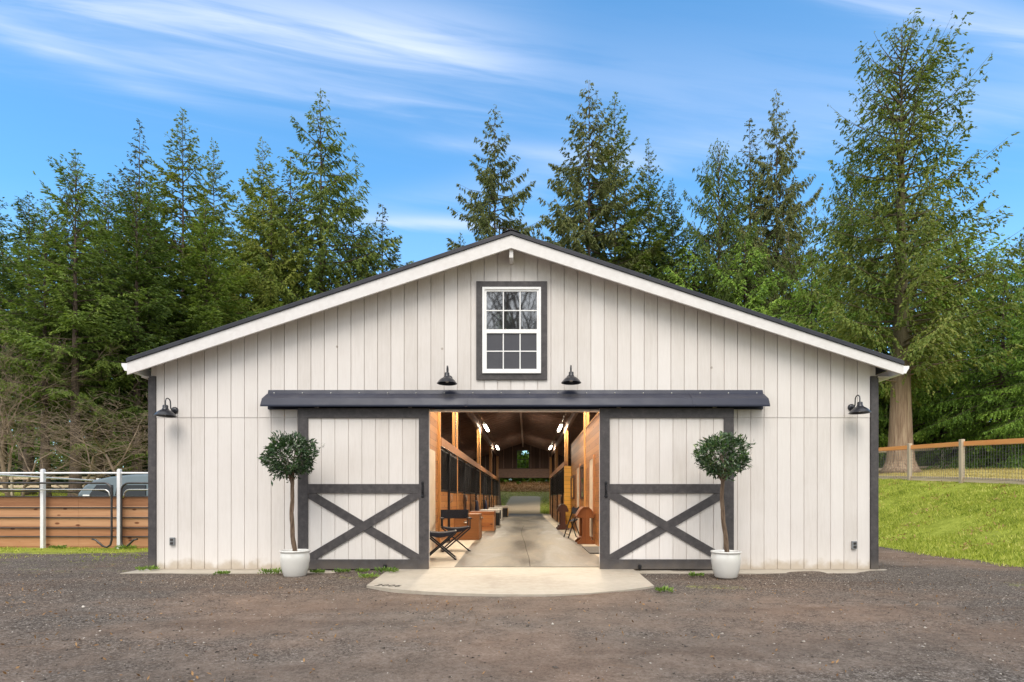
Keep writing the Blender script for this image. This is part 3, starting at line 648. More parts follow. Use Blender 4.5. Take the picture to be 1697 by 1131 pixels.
# ------------------------------------------------------------------ stalls
def stall(X, y0, y1, s, label, grp, narrow=False):
    # s = +1: front faces +X (left row), -1 faces -X (right row)
    t = empty('horse_stall', (X, (y0 + y1) / 2, 0), label=label, cat='horse stall', group=grp)
    def bx(mb, a, b, y_0, y_1, z0, z1):   # a, b: distance out from the front plane
        xa, xb = sorted((X + s * a, X + s * b)); return mb.box(xa, xb, y_0, y_1, z0, z1)
    dw = 1.25; dy0 = y0 + (y1 - y0) * .48; dy1 = dy0 + dw
    if dy1 > y1 - .08: dy1 = y1 - .08
    for a, b in ((y0 + .06, dy0 - .04), (dy1 + .04, y1 - .06)):
        if b - a > .02: bx(MB(), -.04, 0, a, b, .02, 1.2).build('kick_wall', MT['wood_h'], t)
    for a, b in ((y0 + .06, dy0 - .04), (dy1 + .04, y1 - .06)):
        if b - a < .02: continue
        grille = MB()
        bx(grille, -.03, .005, a, b, 1.205, 1.25); bx(grille, -.03, .005, a, b, 2.12, 2.16)
        bx(grille, -.025, -.015, a, b, 1.25, 2.12)
        yy = a + .04
        while yy < b: bx(grille, -.012, .004, yy, yy + .014, 1.25, 2.12); yy += .085
        grille.build('grille', MT['black'], t)
    for y in (y0 + .03, dy0 - .02, dy1 + .02, y1 - .03): bx(MB(), -.05, .012, y - .03, y + .03, 0, 2.17).build('stall_post', MT['black'], t)
    dr = MB(); bx(dr, .018, .05, dy0, dy1, .05, 1.18)
    dp = dr.build('stall_door', MT['wood_h'], t)
    dg = MB(); bx(dg, .018, .052, dy0 - .04, dy0, .03, 2.12); bx(dg, .018, .052, dy1, dy1 + .04, .03, 2.12); bx(dg, .018, .052, dy0, dy1, 1.181, 1.225); bx(dg, .018, .052, dy0, dy1, 2.08, 2.12); bx(dg, .018, .052, dy0, dy1, .0301, .049)
    yy = dy0 + .05
    while yy < dy1: bx(dg, .028, .044, yy, yy + .014, 1.225, 2.08); yy += .085
    bx(dg, .022, .026, dy0, dy1, 1.225, 2.08)
    dg.build('door_bars', MT['black'], dp)
    MB().tube([(X + s * .055, dy0 + .04, .95), (X + s * .09, dy0 + .04, .98), (X + s * .09, dy0 + .04, 1.12), (X + s * .055, dy0 + .04, 1.15)], .009, 6).build('latch', MT['brass'], dp)
    rl = MB(); bx(rl, .012, .06, y0 + .01, y1 - .01, 2.165, 2.215); rl.build('door_rail', MT['brass'], t)
    hb = MB(); bx(hb, -.06, .062, y0 + .001, y1 - .001, 2.175, 2.36); hb.build('header_beam', MT['beam'], t)
    dv = MB(); xa, xb = sorted((X - s * .06, X - s * 3.6)); dv.box(xa, xb, y1 - .03, y1, 0, 2.3); dv.build('divider_wall', MT['inwall'], t)
    return t
ys = [11.72, 14.60, 18.38, 22.05, 25.70, 29.35, 33.0, 36.55]
wd = ['first horse stall on the left, its front right behind the director chair', 'second horse stall on the left, behind the two wooden tack trunks', 'third horse stall from the front on the left side of the aisle',
      'fourth horse stall from the front on the left side of the aisle', 'fifth horse stall from the front on the left side of the aisle', 'sixth horse stall on the left, second from the rear doorway', 'last horse stall on the left, right beside the rear doorway']
for i in range(7): stall(AX0, ys[i], ys[i + 1], 1, wd[i], 'horse stalls along the aisle')
for i, (a, b) in enumerate(((19.31, 22.4), (22.4, 26.4), (26.4, 31.0))):
    stall(1.40, a, b, -1, ['first right hand horse stall, joined to the bright yellow end panel', 'middle one of the three horse stalls on the right of the aisle', 'farthest horse stall on the right of the aisle'][i], 'horse stalls along the aisle')
MB().box(AX1 + .0, AX1 + .06, 31.01, YB - .3, 0, 2.4).build('partition_wall', MT['inwall'], barn)

# ------------------------------------------------------------------ lamps
def wall_lamp(x, z, label, side=0):
    t = empty('wall_lamp', (x, YF - .02, z), label=label, cat='wall lamp', group='barn lamps on the front wall')
    c = (x, YF - .018, z)
    MB().lathe([(0, -.035), (.038, -.032), (.052, -.018), (.055, 0)], c, 24, 'y').build('wall_plate', MT['lampblack'], t, smooth=True)
    o = .215; y = YF - .02 - o
    pts = []
    # gooseneck: out of the plate, up and over, down into the shade
    pts = [(x, YF - .045, z), (x, YF - .09, z), (x, YF - .115, z + .02), (x, YF - .12, z + .09)]
    for k in range(9): a = math.pi * k / 8; pts.append((x, YF - .12 - (.0575 - .0575 * math.cos(a)), z + .10 + .055 * math.sin(a)))
    pts += [(x, y, z + .06), (x, y, z + .03)]
    MB().tube(pts, .0085, 8).build('gooseneck', MT['lampblack'], t, smooth=True)
    b = z - .115
    pr = [(.0, b + .165), (.018, b + .165), (.034, b + .158), (.037, b + .15), (.037, b + .118), (.044, b + .105), (.05, b + .092), (.075, b + .078), (.105, b + .055), (.128, b + .028), (.143, b + .006), (.15, b), (.148, b - .002), (.138, b + .005), (.122, b + .027), (.10, b + .05), (.07, b + .07), (.04, b + .085), (0, b + .088)]
    MB().lathe(pr, (x, y, 0), 32).build('lamp_shade', MT['lampblack'], t, smooth=True)
    MB().lathe([(0, b + .012), (.02, b + .018), (.031, b + .038), (.026, b + .062), (.014, b + .082)], (x, y, 0), 16).build('bulb', MT['bulb'], t, smooth=True)
wall_lamp(-5.33, 2.385, 'black gooseneck barn lamp at the left end of the front wall, above the outlet box')
wall_lamp(4.93, 2.43, 'black gooseneck barn lamp at the right end of the front wall')
wall_lamp(-1.17, 2.865, 'black gooseneck barn lamp above the door hood, left of the window')
wall_lamp(.665, 2.875, 'black gooseneck barn lamp above the door hood, right of the window')
# a round security lamp on the right side wall
t = empty('security_lamp', (BX1 + .01, 10.2, 2.65), label='small black round twin lamp on the right side wall under the eave', cat='lamp')
xx = (1461 - VX) / F * 8.9
MB().lathe([(0, -.03), (.05, -.03), (.055, 0), (.055, .01)], (BX1 + .14, 8.75, 2.79), 16, 'y').lathe([(0, -.04), (.05, -.04), (.06, .05), (.03, .09)], (BX1 + .14, 8.75, 2.70), 16, 'y').tube([(BX1 + .012, 8.8, 2.78), (BX1 + .14, 8.8, 2.77)], .02, 8).build('lamp_head', MT['lampblack'], t, smooth=True)
def outlet(x, z, label):
    t = empty('outlet_box', (x, YF - .013, z), label=label, cat='outlet box', group='outlet boxes low on the front wall')
    MB().box(x - .037, x + .037, YF - .045, YF - .0135, z - .06, z + .06).build('cover', MT['grey_plastic'], t, bevel=.006)
    for dz in (-.026, .026): MB().box(x - .022, x + .022, YF - .052, YF - .0455, z + dz - .017, z + dz + .017).build('flap', MT['steelgrey'], t, bevel=.004)
outlet(-5.36, .40, 'grey outdoor outlet box low on the wall at the left end')
outlet(4.97, .345, 'grey outdoor outlet box low on the wall at the right end')
# fluorescent fixtures
def tube_light(x, y, label, on=True):
    t = empty('tube_light', (x, y, 3.95), label=label, cat='tube light', group='lit tube lights over the aisle')
    MB().box(x - .06, x + .06, y - 1.0, y + 1.0, 3.92, 3.965).build('housing', MT['white'], t, bevel=.005)
    for dx in (-.03, .03): MB().tube([(x + dx, y - .96, 3.895), (x + dx, y + .96, 3.895)], .017, 8).build('tube', MT['tube'], t, smooth=True)
    l = bpy.data.lights.new('tube_glow', 'AREA'); l.shape = 'RECTANGLE'; l.size = .14; l.size_y = 1.9; l.energy = 72; l.color = (1, .86, .67)
    lo = bpy.data.objects.new('tube_glow', l); COL.objects.link(lo); lo.parent = t; lo.location = (0, 0, -.085)
for i, y in enumerate((11.0, 14.6, 22.3, 30.9)):
    for x, s in ((-1.62, 'left'), (1.37, 'right')):
        if i == 0: lab = 'lit tube light over the %s side of the aisle, nearest the front door' % s
        else: lab = ['', 'lit tube light over the %s side of the aisle, second from the front', 'bright tube light high on the %s, the nearer of the visible pair', 'bright tube light high on the %s, the farther of the visible pair'][i] % s
        tube_light(x, y, lab)
# ------------------------------------------------------------------ things in the aisle
def trunk(x0, x1, y0, y1, h, body, lidm, label, trim=None, end=None):
    t = empty('tack_trunk', ((x0 + x1) / 2, (y0 + y1) / 2, 0), label=label, cat='tack trunk', group='tack trunks along the left stalls')
    lh = .12
    MB().box(x0 + .01, x1 - .01, y0 + .01, y1 - .01, .03, h - lh).build('box_body', body, t, bevel=.004)
    MB().box(x0, x1, y0, y1, h - lh + .003, h).build('lid', lidm, t, bevel=.008)
    m = MB(); tr = trim or body
    m.box(x0 - .003, x1 + .003, y0 - .003, y1 + .003, 0, .07)
    for a in (x0, x1 - .045):
        for b in (y0, y1 - .045): m.box(a - .001, a + .046, b - .001, b + .046, .071, h - lh - .002)
    m.build('trim', tr, t)
    if end: MB().box(x1 - .0025, x1 + .012, y0 + .05, y1 - .05, .075, h - lh - .01).build('end_board', end, t)
    c = (x0 + x1) / 2; z = h - .2
    MB().box(c - .05, c + .05, y0 + .002, y0 + .009, z - .03, z + .03).tube([(c - .04, y0, z + .01), (c - .04, y0 - .03, z - .01), (c + .04, y0 - .03, z - .01), (c + .04, y0, z + .01)], .007, 6).build('handle', MT['brass'], t)
    MB().box(x1 + .001, x1 + .014, (y0 + y1) / 2 - .03, (y0 + y1) / 2 + .03, h - lh - .05, h - lh + .03).build('latch', MT['brass'], t)
pale = simple('pale_lid', (.55, .52, .47), (.66, .63, .58), 5, .4)
trunk(-1.84, -1.19, 13.80, 14.75, .655, MT['crate'], MT['crate'], 'brown wooden tack trunk nearest the camera, beside the director chair', MT['crate'])
trunk(-1.83, -1.03, 17.60, 18.5, .63, MT['crate2'], MT['crate2'], 'reddish boarded wooden tack trunk with a nickel handle, second in the row', MT['beam'])
trunk(-1.80, -1.04, 21.0, 21.9, .61, MT['black'], pale, 'black tack trunk with pale lid just behind the reddish one', MT['black'])
trunk(-1.80, -1.15, 26.1, 27.0, .60, MT['black'], pale, 'black tack trunk with pale lid, fourth in the row', pale)
trunk(-1.78, -1.03, 30.4, 31.3, .62, MT['black'], pale, 'farthest tack trunk, black front and orange wooden end', MT['black'], MT['wood_x'])
def dchair(name, loc, rot, label, back=True):
    t = empty(name, label=label, cat='chair' if back else 'stool', group='black folding seats by the left stalls')
    wx, dy, sh = .27, .21, .46
    for y in (-dy, dy):
        yy = y
        MB().bar((-wx, yy, .0), (wx, yy + .0, sh), .026, .045, (0, 1, 0)).build('leg', MT['black'], t)
        MB().bar((wx, yy + .028, .0), (-wx, yy + .028, sh), .026, .045, (0, 1, 0)).build('leg', MT['black'], t)
    for x in (-wx, wx):
        MB().box(x - .012, x + .012, -dy - .03, dy + .05, .0, .022).build('foot_rail', MT['black'], t)
        MB().box(x - .013, x + .013, -dy - .01, dy + .03, sh, sh + .03).build('seat_rail', MT['black'], t)
    seat = []
    for k in range(9):
        x = -wx + 2 * wx * k / 8; seat.append((x, sh + .018 - .10 * math.sin(math.pi * k / 8)))
    MB().prism(seat + [(p[0], p[1] + .012 + .07 * math.sin(math.pi * (p[0] + wx) / (2 * wx))) for p in reversed(seat)], 'y', -dy, dy).build('seat', MT['canvas'], t)
    if back:
        for x in (-wx, wx):
            MB().box(x - .012, x + .012, dy - .02, dy + .02, sh + .031, .82).build('back_post', MT['black'], t)
            MB().box(x - .012, x + .012, -dy + .0, -dy + .03, sh + .031, .64).build('arm_post', MT['black'], t)
            MB().box(x - .034, x + .034, -dy - .05, dy - .021, .641, .668).build('armrest', MT['black'], t, bevel=.004)
        bk = [(-wx + 2 * wx * k / 8, dy + .02 + .035 * math.sin(math.pi * k / 8)) for k in range(9)]
        MB().prism([(p[0], p[1]) for p in bk] + [(p[0], p[1] + .006) for p in reversed(bk)], 'z', .64, .82).build('backrest', MT['canvas'], t)
    t.location = loc; t.rotation_euler = (0, 0, rot)
    return t
dchair('director_chair', (-1.42, 11.0, .001), R(12), 'black canvas director chair facing the camera in front of the first stall')
dchair('folding_stool', (-1.50, 9.55, .001), R(8), 'low black folding stool half hidden behind the left sliding door', back=False)
def saddle_rack(loc, wood, label, wide=.40):
    t = empty('saddle_rack', label=label, cat='saddle rack', group='wooden saddle racks on the right of the aisle')
    # end board outline in x,z : column with a mushroom shaped head and flared foot
    hw = wide / 2
    out = [(-.20, 0), (.20, 0), (.20, .05), (.12, .12), (.085, .20), (.085, .60), (hw, .60), (hw, .655), (.12, .78), (.05, .84), (-.05, .84), (-.12, .78), (-hw, .655), (-hw, .60), (-.085, .60), (-.085, .20), (-.12, .12), (-.20, .05)]
    for y in (0, .55): MB().prism(out, 'y', y, y + .035).build('end_board', wood, t, bevel=.006)
    hd = [(hw + .012, .645), (.128, .792), (.055, .853), (-.055, .853), (-.128, .792), (-hw - .012, .645)]
    inn = [(p[0] * .93, p[1] - .018) for p in reversed(hd)]
    MB().prism(hd + inn, 'y', -.02, -.001).prism(hd + inn, 'y', .036, .549).build('saddle_top', wood, t)
    MB().box(-.17, .17, .036, .549, .13, .155).build('shelf', wood, t)
    MB().box(-.01, .01, .036, .549, .28, .36).build('stretcher', wood, t)
    t.location = loc; return t
saddle_rack((1.37, 12.55, .001), MT['redwood'], 'reddish brown wooden saddle rack nearest the right sliding door')
saddle_rack((1.23, 18.3, .001), MT['walnut'], 'dark stained wooden saddle rack in front of the bright yellow panel', .36)
# folding chair, leaning open between the racks
t = empty('folding_chair', label='black folding chair standing half folded between the two saddle racks', cat='chair')
for x in (-.19, .19):
    MB().bar((-.17, x, .0), (.12, x, .83), .024, .034, (0, 1, 0)).build('leg', MT['black'], t)
    MB().bar((.18, x * .85, .0), (.0, x * .85, .50), .022, .03, (0, 1, 0)).build('leg', MT['black'], t)
for u, in ((.12,), (.3,), (.52,)): MB().box(-.17 + .29 * u - .012, -.17 + .29 * u + .012, -.19, .19, .83 * u - .012, .83 * u + .012).build('rung', MT['brass'], t)
MB().bar((.075, -.2, .72), (.075, .2, .72), .02, .17).build('backrest', MT['canvas'], t)
MB().bar((-.02, -.0, .42), (.10, .0, .50), .34, .03).build('seat', MT['canvas'], t)
t.location = (1.22, 14.6, .001); t.rotation_euler = (0, 0, R(14))
def mirror(y0, y1, z0, z1, label, cat='mirror'):
    t = empty('wall_mirror', (AX1 - .001, (y0 + y1) / 2, (z0 + z1) / 2), label=label, cat=cat, group='dark framed panes on the right partition')
    m = MB(); X = AX1 - .002
    for a, b, c, d in ((y0, y1, z1 - .06, z1), (y0, y1, z0, z0 + .06), (y0, y0 + .06, z0 + .06, z1 - .06), (y1 - .06, y1, z0 + .06, z1 - .06)): m.box(X - .04, X, a, b, c, d)
    m.build('mirror_frame', MT['walnut'], t)
    gm = Mat('mirror_glass', .08, .9); gm.color((.75, .75, .72)); MB().box(X - .02, X, y0 + .061, y1 - .061, z0 + .061, z1 - .061).build('glass', gm.m, t)
mirror(17.95, 19.0, 1.03, 1.80, 'small dark framed wall mirror beside the bright yellow end panel')
mirror(14.7, 15.7, 1.03, 1.98, 'taller dark framed wall mirror between the two cream doors')
def halter(y, z, label, X=AX0, s=1):
    t = empty('halter', (X + s * .09, y, z), label=label, cat='halter', group='halters hanging on the stall doors')
    m = MB(); rn = random.Random(int(y * 10))
    for k in range(3):
        pts = []
        for q in range(13):
            a = 2 * math.pi * q / 12; pts.append((X + s * (.085 + .012 * k), y + (.06 + .03 * k) * math.sin(a) + .02 * rn.random(), z - .12 - .05 * k - (.14 + .05 * k) * math.cos(a)))
        m.tube(pts, .009, 5, cap=False)
    m.tube([(X + s * .09, y, z), (X + s * .1, y + .03, z - .3), (X + s * .1, y - .02, z - .55)], .008, 5)
    m.build('strap', MT['leather'], t)
    MB().tube([(X + s * .03, y, z + .02), (X + s * .11, y, z + .02), (X + s * .12, y, z + .05)], .008, 6).build('hook', MT['black'], t)
halter(15.6, 1.16, 'tangled dark leather halter hanging left of the second stall door')
halter(16.0, 1.1, 'dark leather halter hanging right beside the tangled one on the second stall', )
halter(19.4, 1.1, 'dark leather halter hanging on the third stall on the left')
halter(24.2, 1.1, 'dark leather halter hanging on the fourth stall on the left')
halter(28.3, 1.1, 'dark leather halter hanging on the fifth stall on the left')
halter(20.3, 1.1, 'dark leather halter hanging on the first right hand stall', 1.40, -1)
def blanket(y, label):
    t = empty('horse_blanket', (AX0 + .13, y, .9), label=label, cat='horse blanket', group='navy blankets hung on stall fronts')
    m = MB(); n = 22
    for k in range(n):
        pass
    zs = [.95, .93, .7, .45, .3]; V = []; Fs = []
    for i, z in enumerate(zs):
        for k in range(n + 1):
            u = k / n; V.append((AX0 + .13 + (.03 if i else 0) + .02 * math.sin(u * 22 + i * .4) * min(i, 2), y - .35 + .7 * u, z + .02 * math.sin(u * 9) * (i == 4)))
    for i in range(len(zs) - 1):
        for k in range(n): a = i * (n + 1) + k; Fs.append((a, a + 1, a + n + 2, a + n + 1))
    o = m.add(V, Fs).build('cloth', MT['blanket'], t, smooth=True, fix=False); md = o.modifiers.new('s', 'SOLIDIFY'); md.thickness = .02
    MB().tube([(AX0 + .055, y - .4, .96), (AX0 + .14, y - .4, .96), (AX0 + .14, y + .4, .96), (AX0 + .055, y + .4, .96)], .012, 6).build('bar', MT['black'], t)
blanket(18.9, 'navy horse blanket folded over a bar on the third left stall')
blanket(23.0, 'navy horse blanket folded over a bar on the fourth left stall')
# ------------------------------------------------------------------ topiaries
def planter(x, y, ground, label):
    t = empty('planter', (x, y, ground), label=label, cat='planter', group='white glazed planters by the doors')
    g = ground; h = .36
    pr = [(0, g), (.135, g), (.150, g + .02), (.178, g + .12), (.195, g + .22), (.196, g + .29), (.186, g + .325), (.186, g + .335), (.200, g + .345), (.203, g + .357), (.196, g + .365), (.180, g + .362), (.175, g + .345), (.172, g + .31), (0, g + .305)]
    MB().lathe(pr, (x, y, 0), 48).build('pot', MT['pot'], t, smooth=True)
    m = MB(); m.lathe([(.0, g + .322), (.08, g + .325), (.171, g + .315)], (x, y, 0), 24); m.build('soil', MT['soil'], t)
def topiary(x, y, g, ball, rad, seed, label):
    rn = np.random.RandomState(seed)
    t = empty('topiary_tree', (x, y, g + .31), label=label, cat='topiary tree', group='lollipop topiaries by the doors')
    b = Vector(ball); base = Vector((x, y, g + .30)); m = MB()
    for k in range(3):   # braided stems
        pts = []; rs = []
        for i in range(15):
            u = i / 14; top = Vector((b.x, b.y, b.z - rad[2] * .75)); p = base.lerp(top, u)
            a = u * 7 + k * 2.1; q = .017 * (1 - .2 * u)
            p += Vector((math.cos(a) * q + .02 * math.sin(u * 5 + seed), math.sin(a) * q, 0)); pts.append(p); rs.append(.019 - .006 * u)
        m.tube(pts, rs, 7)
        for j in range(7):
            d = Vector(rn.normal(size=3)); d.z = abs(d.z) + .5; d.normalize(); s0 = base.lerp(Vector((b.x, b.y, b.z - rad[2] * .8)), .84 + .13 * rn.rand()); e = b + Vector((d.x * rad[0], d.y * rad[1], (d.z - .35) * rad[2])) * .8
            m.tube([s0, s0.lerp(e, .4) + Vector((0, 0, .0)), e], [.008, .006, .002], 5)
    m.build('stem', MT['stem'], t)
    n = 3300; V = []; Fs = []
    d = rn.normal(size=(n, 3)); d /= np.linalg.norm(d, axis=1)[:, None]
    lump = 1 + .13 * np.sin(5 * d[:, 0] + seed) * np.sin(4 * d[:, 2] + 2 * seed) + .11 * np.sin(9 * d[:, 1] + 7 * d[:, 0]); r = lump * (.62 + .42 * rn.rand(n) ** .55)
    for q in range(26):
        sdv = rn.normal(size=3); sdv /= np.linalg.norm(sdv); near = (d @ sdv) > .985; r = np.where(near, r * (1.08 + .10 * rn.rand()), r)
    c = np.array(b) + d * r[:, None] * np.array(rad)
    dr = d + rn.normal(size=(n, 3)) * .55 + np.array([0, 0, .15]); dr /= np.linalg.norm(dr, axis=1)[:, None]
    sd = np.cross(dr, rn.normal(size=(n, 3))); sd /= np.linalg.norm(sd, axis=1)[:, None]; up = np.cross(sd, dr)
    ln = (.020 + .028 * rn.rand(n) ** 1.5)[:, None]; wd = ln * .30
    A = c - dr * ln; Bq = c + dr * ln * 1.0 + up * -ln * .18; Mid = c + up * ln * .10
    L1, R1 = c + sd * wd + up * ln * .17, c - sd * wd + up * ln * .17
    Vv = np.stack([A, L1, Bq, Mid, R1], 1).reshape(-1, 3) - np.array([x, y, g + .31])
    i = np.arange(n)[:, None] * 5; Ff = np.concatenate([i + np.array([[0, 3, 2, 1]]), i + np.array([[0, 4, 2, 3]])]).reshape(-1, 4)
    mesh_np('foliage', Vv, Ff, LT, t)
planter(-3.215, 7.62, -.03, 'white glazed pot in front of the left sliding door')
planter(2.73, 7.49, -.03, 'white glazed pot in front of the right sliding door')
topiary(-3.215, 7.62, -.03, (-3.275, 7.62, 1.64), (.325, .31, .285), 3, 'round lollipop topiary tree in the white pot by the left sliding door')
topiary(2.73, 7.49, -.03, (2.68, 7.49, 1.63), (.335, .31, .28), 8, 'lopsided lollipop topiary tree in the white pot by the right sliding door')

# ------------------------------------------------------------------ arena fence on the left
af = empty('arena_fence', (-10.2, 11.9, 0), label='orange wooden kickboard fence with white posts and rails left of the barn', cat='fence')
zs = [-.05, .216, .41, .633, .85, 1.094]
xl, xr = -22.0, BX0 - .05
for a, b in zip(zs, zs[1:]):
    x = xl
    k = 0
    while x < xr - .01:
        e = min(x + 2.44, xr); MB().box(x + .002, e - .002, 12.0, 12.04, a + .012, b - .012).build('kickboard', MT['kick'], af); x = e; k += 1
for z in zs[1:]:
    MB().box(xl, xr, 11.965, 12.05, z - .011, z + .011).build('steel_flange', MT['flange'], af)
px = -8.83 - 1.66 * np.arange(-1, 8)
for x in px:
    if x > xr: continue
    MB().box(x - .035, x + .035, 11.86, 11.93, -.05, 1.66).prism([(x - .035, 1.661), (x + .035, 1.661), (x + .02, 1.69), (x - .02, 1.69)], 'y', 11.865, 11.925).build('fence_post', MT['fencewhite'], af, bevel=.004)
for a, b in zip(px[1:], px): MB().tube([(a + .036, 11.9, 1.60), (min(b, xr) - .036, 11.9, 1.60)], .022, 8).build('top_rail', MT['fencewhite'], af)
# far arena line, running away on the left
a = empty('arena_side_fence', (-14.3, 16, .1), label='white rail arena fence running back behind the orange kickboard fence', cat='fence')
pts = [(-13.0, 12.3), (-13.7, 14.4), (-14.3, 16.8), (-14.75, 18.9)]
for q, (x, y) in enumerate(pts):
    if q not in (0, 3): continue
    z = float(hgt(x, y)); MB().box(x - .045, x + .045, y - .045, y + .045, z - .05, 1.74).build('fence_post', MT['fencewhite'], a)
MB().tube([(x, y, 1.66) for x, y in pts], .026, 8).build('top_rail', MT['fencewhite'], a)
MB().tube([(x + .07, y, 1.24) for x, y in pts], .02, 8).build('middle_rail', MT['flange'], a)
def pipe_panel(xc, xe, label):
    t = empty('pipe_panel', (xc, 11.8, 0), label=label, cat='pipe panel', group='dark steel pipe panels leaning on the arena fence')
    s = 1 if xe > xc else -1
    def arc(x, z, r, n=6): return [(x + s * (r - r * math.cos(math.pi / 2 * k / n)), 11.79, z + r * math.sin(math.pi / 2 * k / n)) for k in range(n + 1)]
    foot = [(xc + s * .38, 11.74, .18), (xc + s * .30, 11.74, .16), (xc + s * .16, 11.75, .03), (xc + s * .09, 11.77, .0), (xc + s * .02, 11.78, .05), (xc, 11.79, .16)]
    MB().tube(foot + arc(xc, 1.22, .16) + [(xe, 11.79, 1.38)], .021, 10).build('outer_pipe', MT['steelgrey'], t, smooth=True)
    MB().tube([(xc + s * .012, 11.80, 1.05)] + [(xc + s * (.05 + .12 - .12 * math.cos(math.pi / 2 * k / 5)), 11.80, 1.12 + .12 * math.sin(math.pi / 2 * k / 5)) for k in range(6)] + [(xe, 11.80, 1.24)], .017, 8).build('inner_pipe', MT['brass'], t, smooth=True)
pipe_panel(-8.92, -21, 'dark steel pipe panel left of the second white fence post, with a curved foot')
pipe_panel(-8.71, BX0 - .1, 'dark steel pipe panel right of the second white fence post, next to the barn')
# wooden paddock fence far behind
def wood_fence(posts, label, rails=(1.15, .72), top=1.22, mesh=False, name='paddock_fence', wpost=.11, toprail=None, rail_off=-.05, board=.14):
    t = empty(name, (posts[0][0], posts[0][1], float(hgt(*posts[0]))), label=label, cat='fence')
    for (x, y) in posts:
        z = float(hgt(x, y)); MB().box(x - wpost / 2, x + wpost / 2, y - wpost / 2, y + wpost / 2, z - .1, z + top).build('fence_post', MT['oldwood'], t, bevel=.01)
    for p, q in zip(posts, posts[1:]):
        za, zb = float(hgt(*p)), float(hgt(*q))
        for k, r in enumerate(rails):
            m = toprail if (toprail and k == 0) else MT['oldrail']
            MB().bar((p[0] + rail_off, p[1], za + r), (q[0] + rail_off, q[1], zb + r), .035, board).build('rail', m, t)
        if mesh:
            wz0, wz1 = .12, 1.08; mm = MB(); ln = math.hypot(q[0] - p[0], q[1] - p[1]); n = int(ln / .1)
            for i in range(n):
                u = i / n; x = p[0] + (q[0] - p[0]) * u; y = p[1] + (q[1] - p[1]) * u; z = za + (zb - za) * u; mm.bar((x, y, z + wz0), (x, y, z + wz1), .005, .005)
            for j in range(11): z = wz0 + (wz1 - wz0) * j / 10; mm.bar((p[0], p[1], za + z), (q[0], q[1], zb + z), .005, .005)
            mm.build('wire_mesh', MT['wire'], t)
wood_fence([(-36 + 1.62 * k, 29.5 + .05 * k) for k in range(18)], 'pale wooden post and rail paddock fence far behind the arena', rails=(1.0, .55), top=1.12, wpost=.12)
# fence on the bank, right
fp = [(12.45, 11.2), (12.55, 13.6), (12.72, 16.0), (12.95, 18.5), (13.1, 21.0), (13.2, 23.6), (13.3, 26.2), (13.4, 28.8)]
wood_fence(fp, 'weathered post and wire fence with bright orange top board on the grassy bank', rails=(1.14, .10), top=1.27, mesh=True, name='bank_fence', toprail=MT['orange'], rail_off=.03)
wood_fence([(14.2, 29.2), (17.6, 29.6), (20.4, 29.8), (22.8, 30), (24.6, 30), (26.4, 30), (28.3, 29.7), (30.3, 29.2), (33, 28.6)], 'weathered wooden fence at the far edge of the dry field on the right', rails=(1.08, .12), top=1.15, mesh=True, name='field_fence', board=.12)
# ------------------------------------------------------------------ parked car behind the arena fence
cz = .26; cy = 17.6; cx0 = -13.75
car = empty('parked_car', (cx0 + 2.3, cy, cz), label='blue grey car parked in the paddock behind the arena fence, partly hidden by the barn', cat='car')
side = [(0, .5), (.0, .72), (.06, .95), (.22, 1.18), (.50, 1.36), (.95, 1.46), (1.6, 1.53), (2.4, 1.55), (3.0, 1.45), (3.55, 1.12), (3.8, 1.02), (4.4, .92), (4.56, .78), (4.6, .5), (4.5, .28), (.12, .28)]
def carsec(pts, w0, w1, zt):  # loft across the width with tumblehome
    V = []; Fs = []; n = len(pts); ws = [-1, -.93, -.5, 0, .5, .93, 1]
    for wv in ws:
        for (x, z) in pts:
            inset = (1 - .12 * max(0, (z - .95) / .6)); k = 1 - .03 * (abs(wv) > .95); xm = 2.3
            V.append((cx0 + xm + (x - xm) * k, cy + wv * .9 * inset, cz + (z - .8) * (1 - .06 * (abs(wv) > .95)) + .8))
    for i in range(len(ws) - 1):
        for j in range(n): Fs.append((i * n + j, i * n + (j + 1) % n, (i + 1) * n + (j + 1) % n, (i + 1) * n + j))
    Fs.append(tuple(range(n))); Fs.append(tuple(reversed(range((len(ws) - 1) * n, len(ws) * n))))
    return MB().add(V, Fs)
o = carsec(side, .9, .8, 1.5).build('body', MT['car'], car, smooth=True)
md = o.modifiers.new('b', 'BEVEL'); md.width = .05; md.segments = 3; md.limit_method = 'ANGLE'; md.angle_limit = R(35)
for s in (-1, 1):
    y = cy + s * (.9 * (1 - .07) + .012)
    for a in ((.42, 1.15), (1.22, 2.15), (2.23, 3.05)):
        x0, x1 = a; zt = 1.42 if x0 > 1.5 else 1.40
        zq = [(x0, .88), (x1, .88), (x1 - (.03 if x1 < 3.0 else .22), 1.20), (x0 + (.20 if x0 < .5 else .03), 1.20)]
        V = [(cx0 + p[0], cy + s * (.9 * (1 - .12 * max(0, (p[1] - .95) / .6)) + .006), cz + p[1]) for p in zq]
        V2 = [(v[0], v[1] - s * .03, v[2]) for v in V]
        MB().add(V + V2, [(0, 1, 2, 3), (7, 6, 5, 4), (0, 4, 5, 1), (1, 5, 6, 2), (2, 6, 7, 3), (3, 7, 4, 0)]).build('side_window', MT['carglass'], car)
for x in (.95, 3.75):
    for s in (-1, 1):
        wl = MB().lathe([(0, -.1), (.2, -.1), (.31, -.09), (.34, -.06), (.34, .06), (.31, .09), (.2, .1), (0, .1)], (cx0 + x, cy + s * .80, cz + .33), 24, 'y').build('wheel', MT['tyre'], car, smooth=True)
        MB().lathe([(0, -.02), (.19, -.01), (.2, .02)], (cx0 + x, cy + s * .90, cz + .33), 20, 'y').build('rim', MT['brass'], wl)
MB().box(cx0 + .25, cx0 + .45, cy - .93, cy - .88, cz + .82, cz + .90).build('headlight', MT['white'], car, bevel=.01)
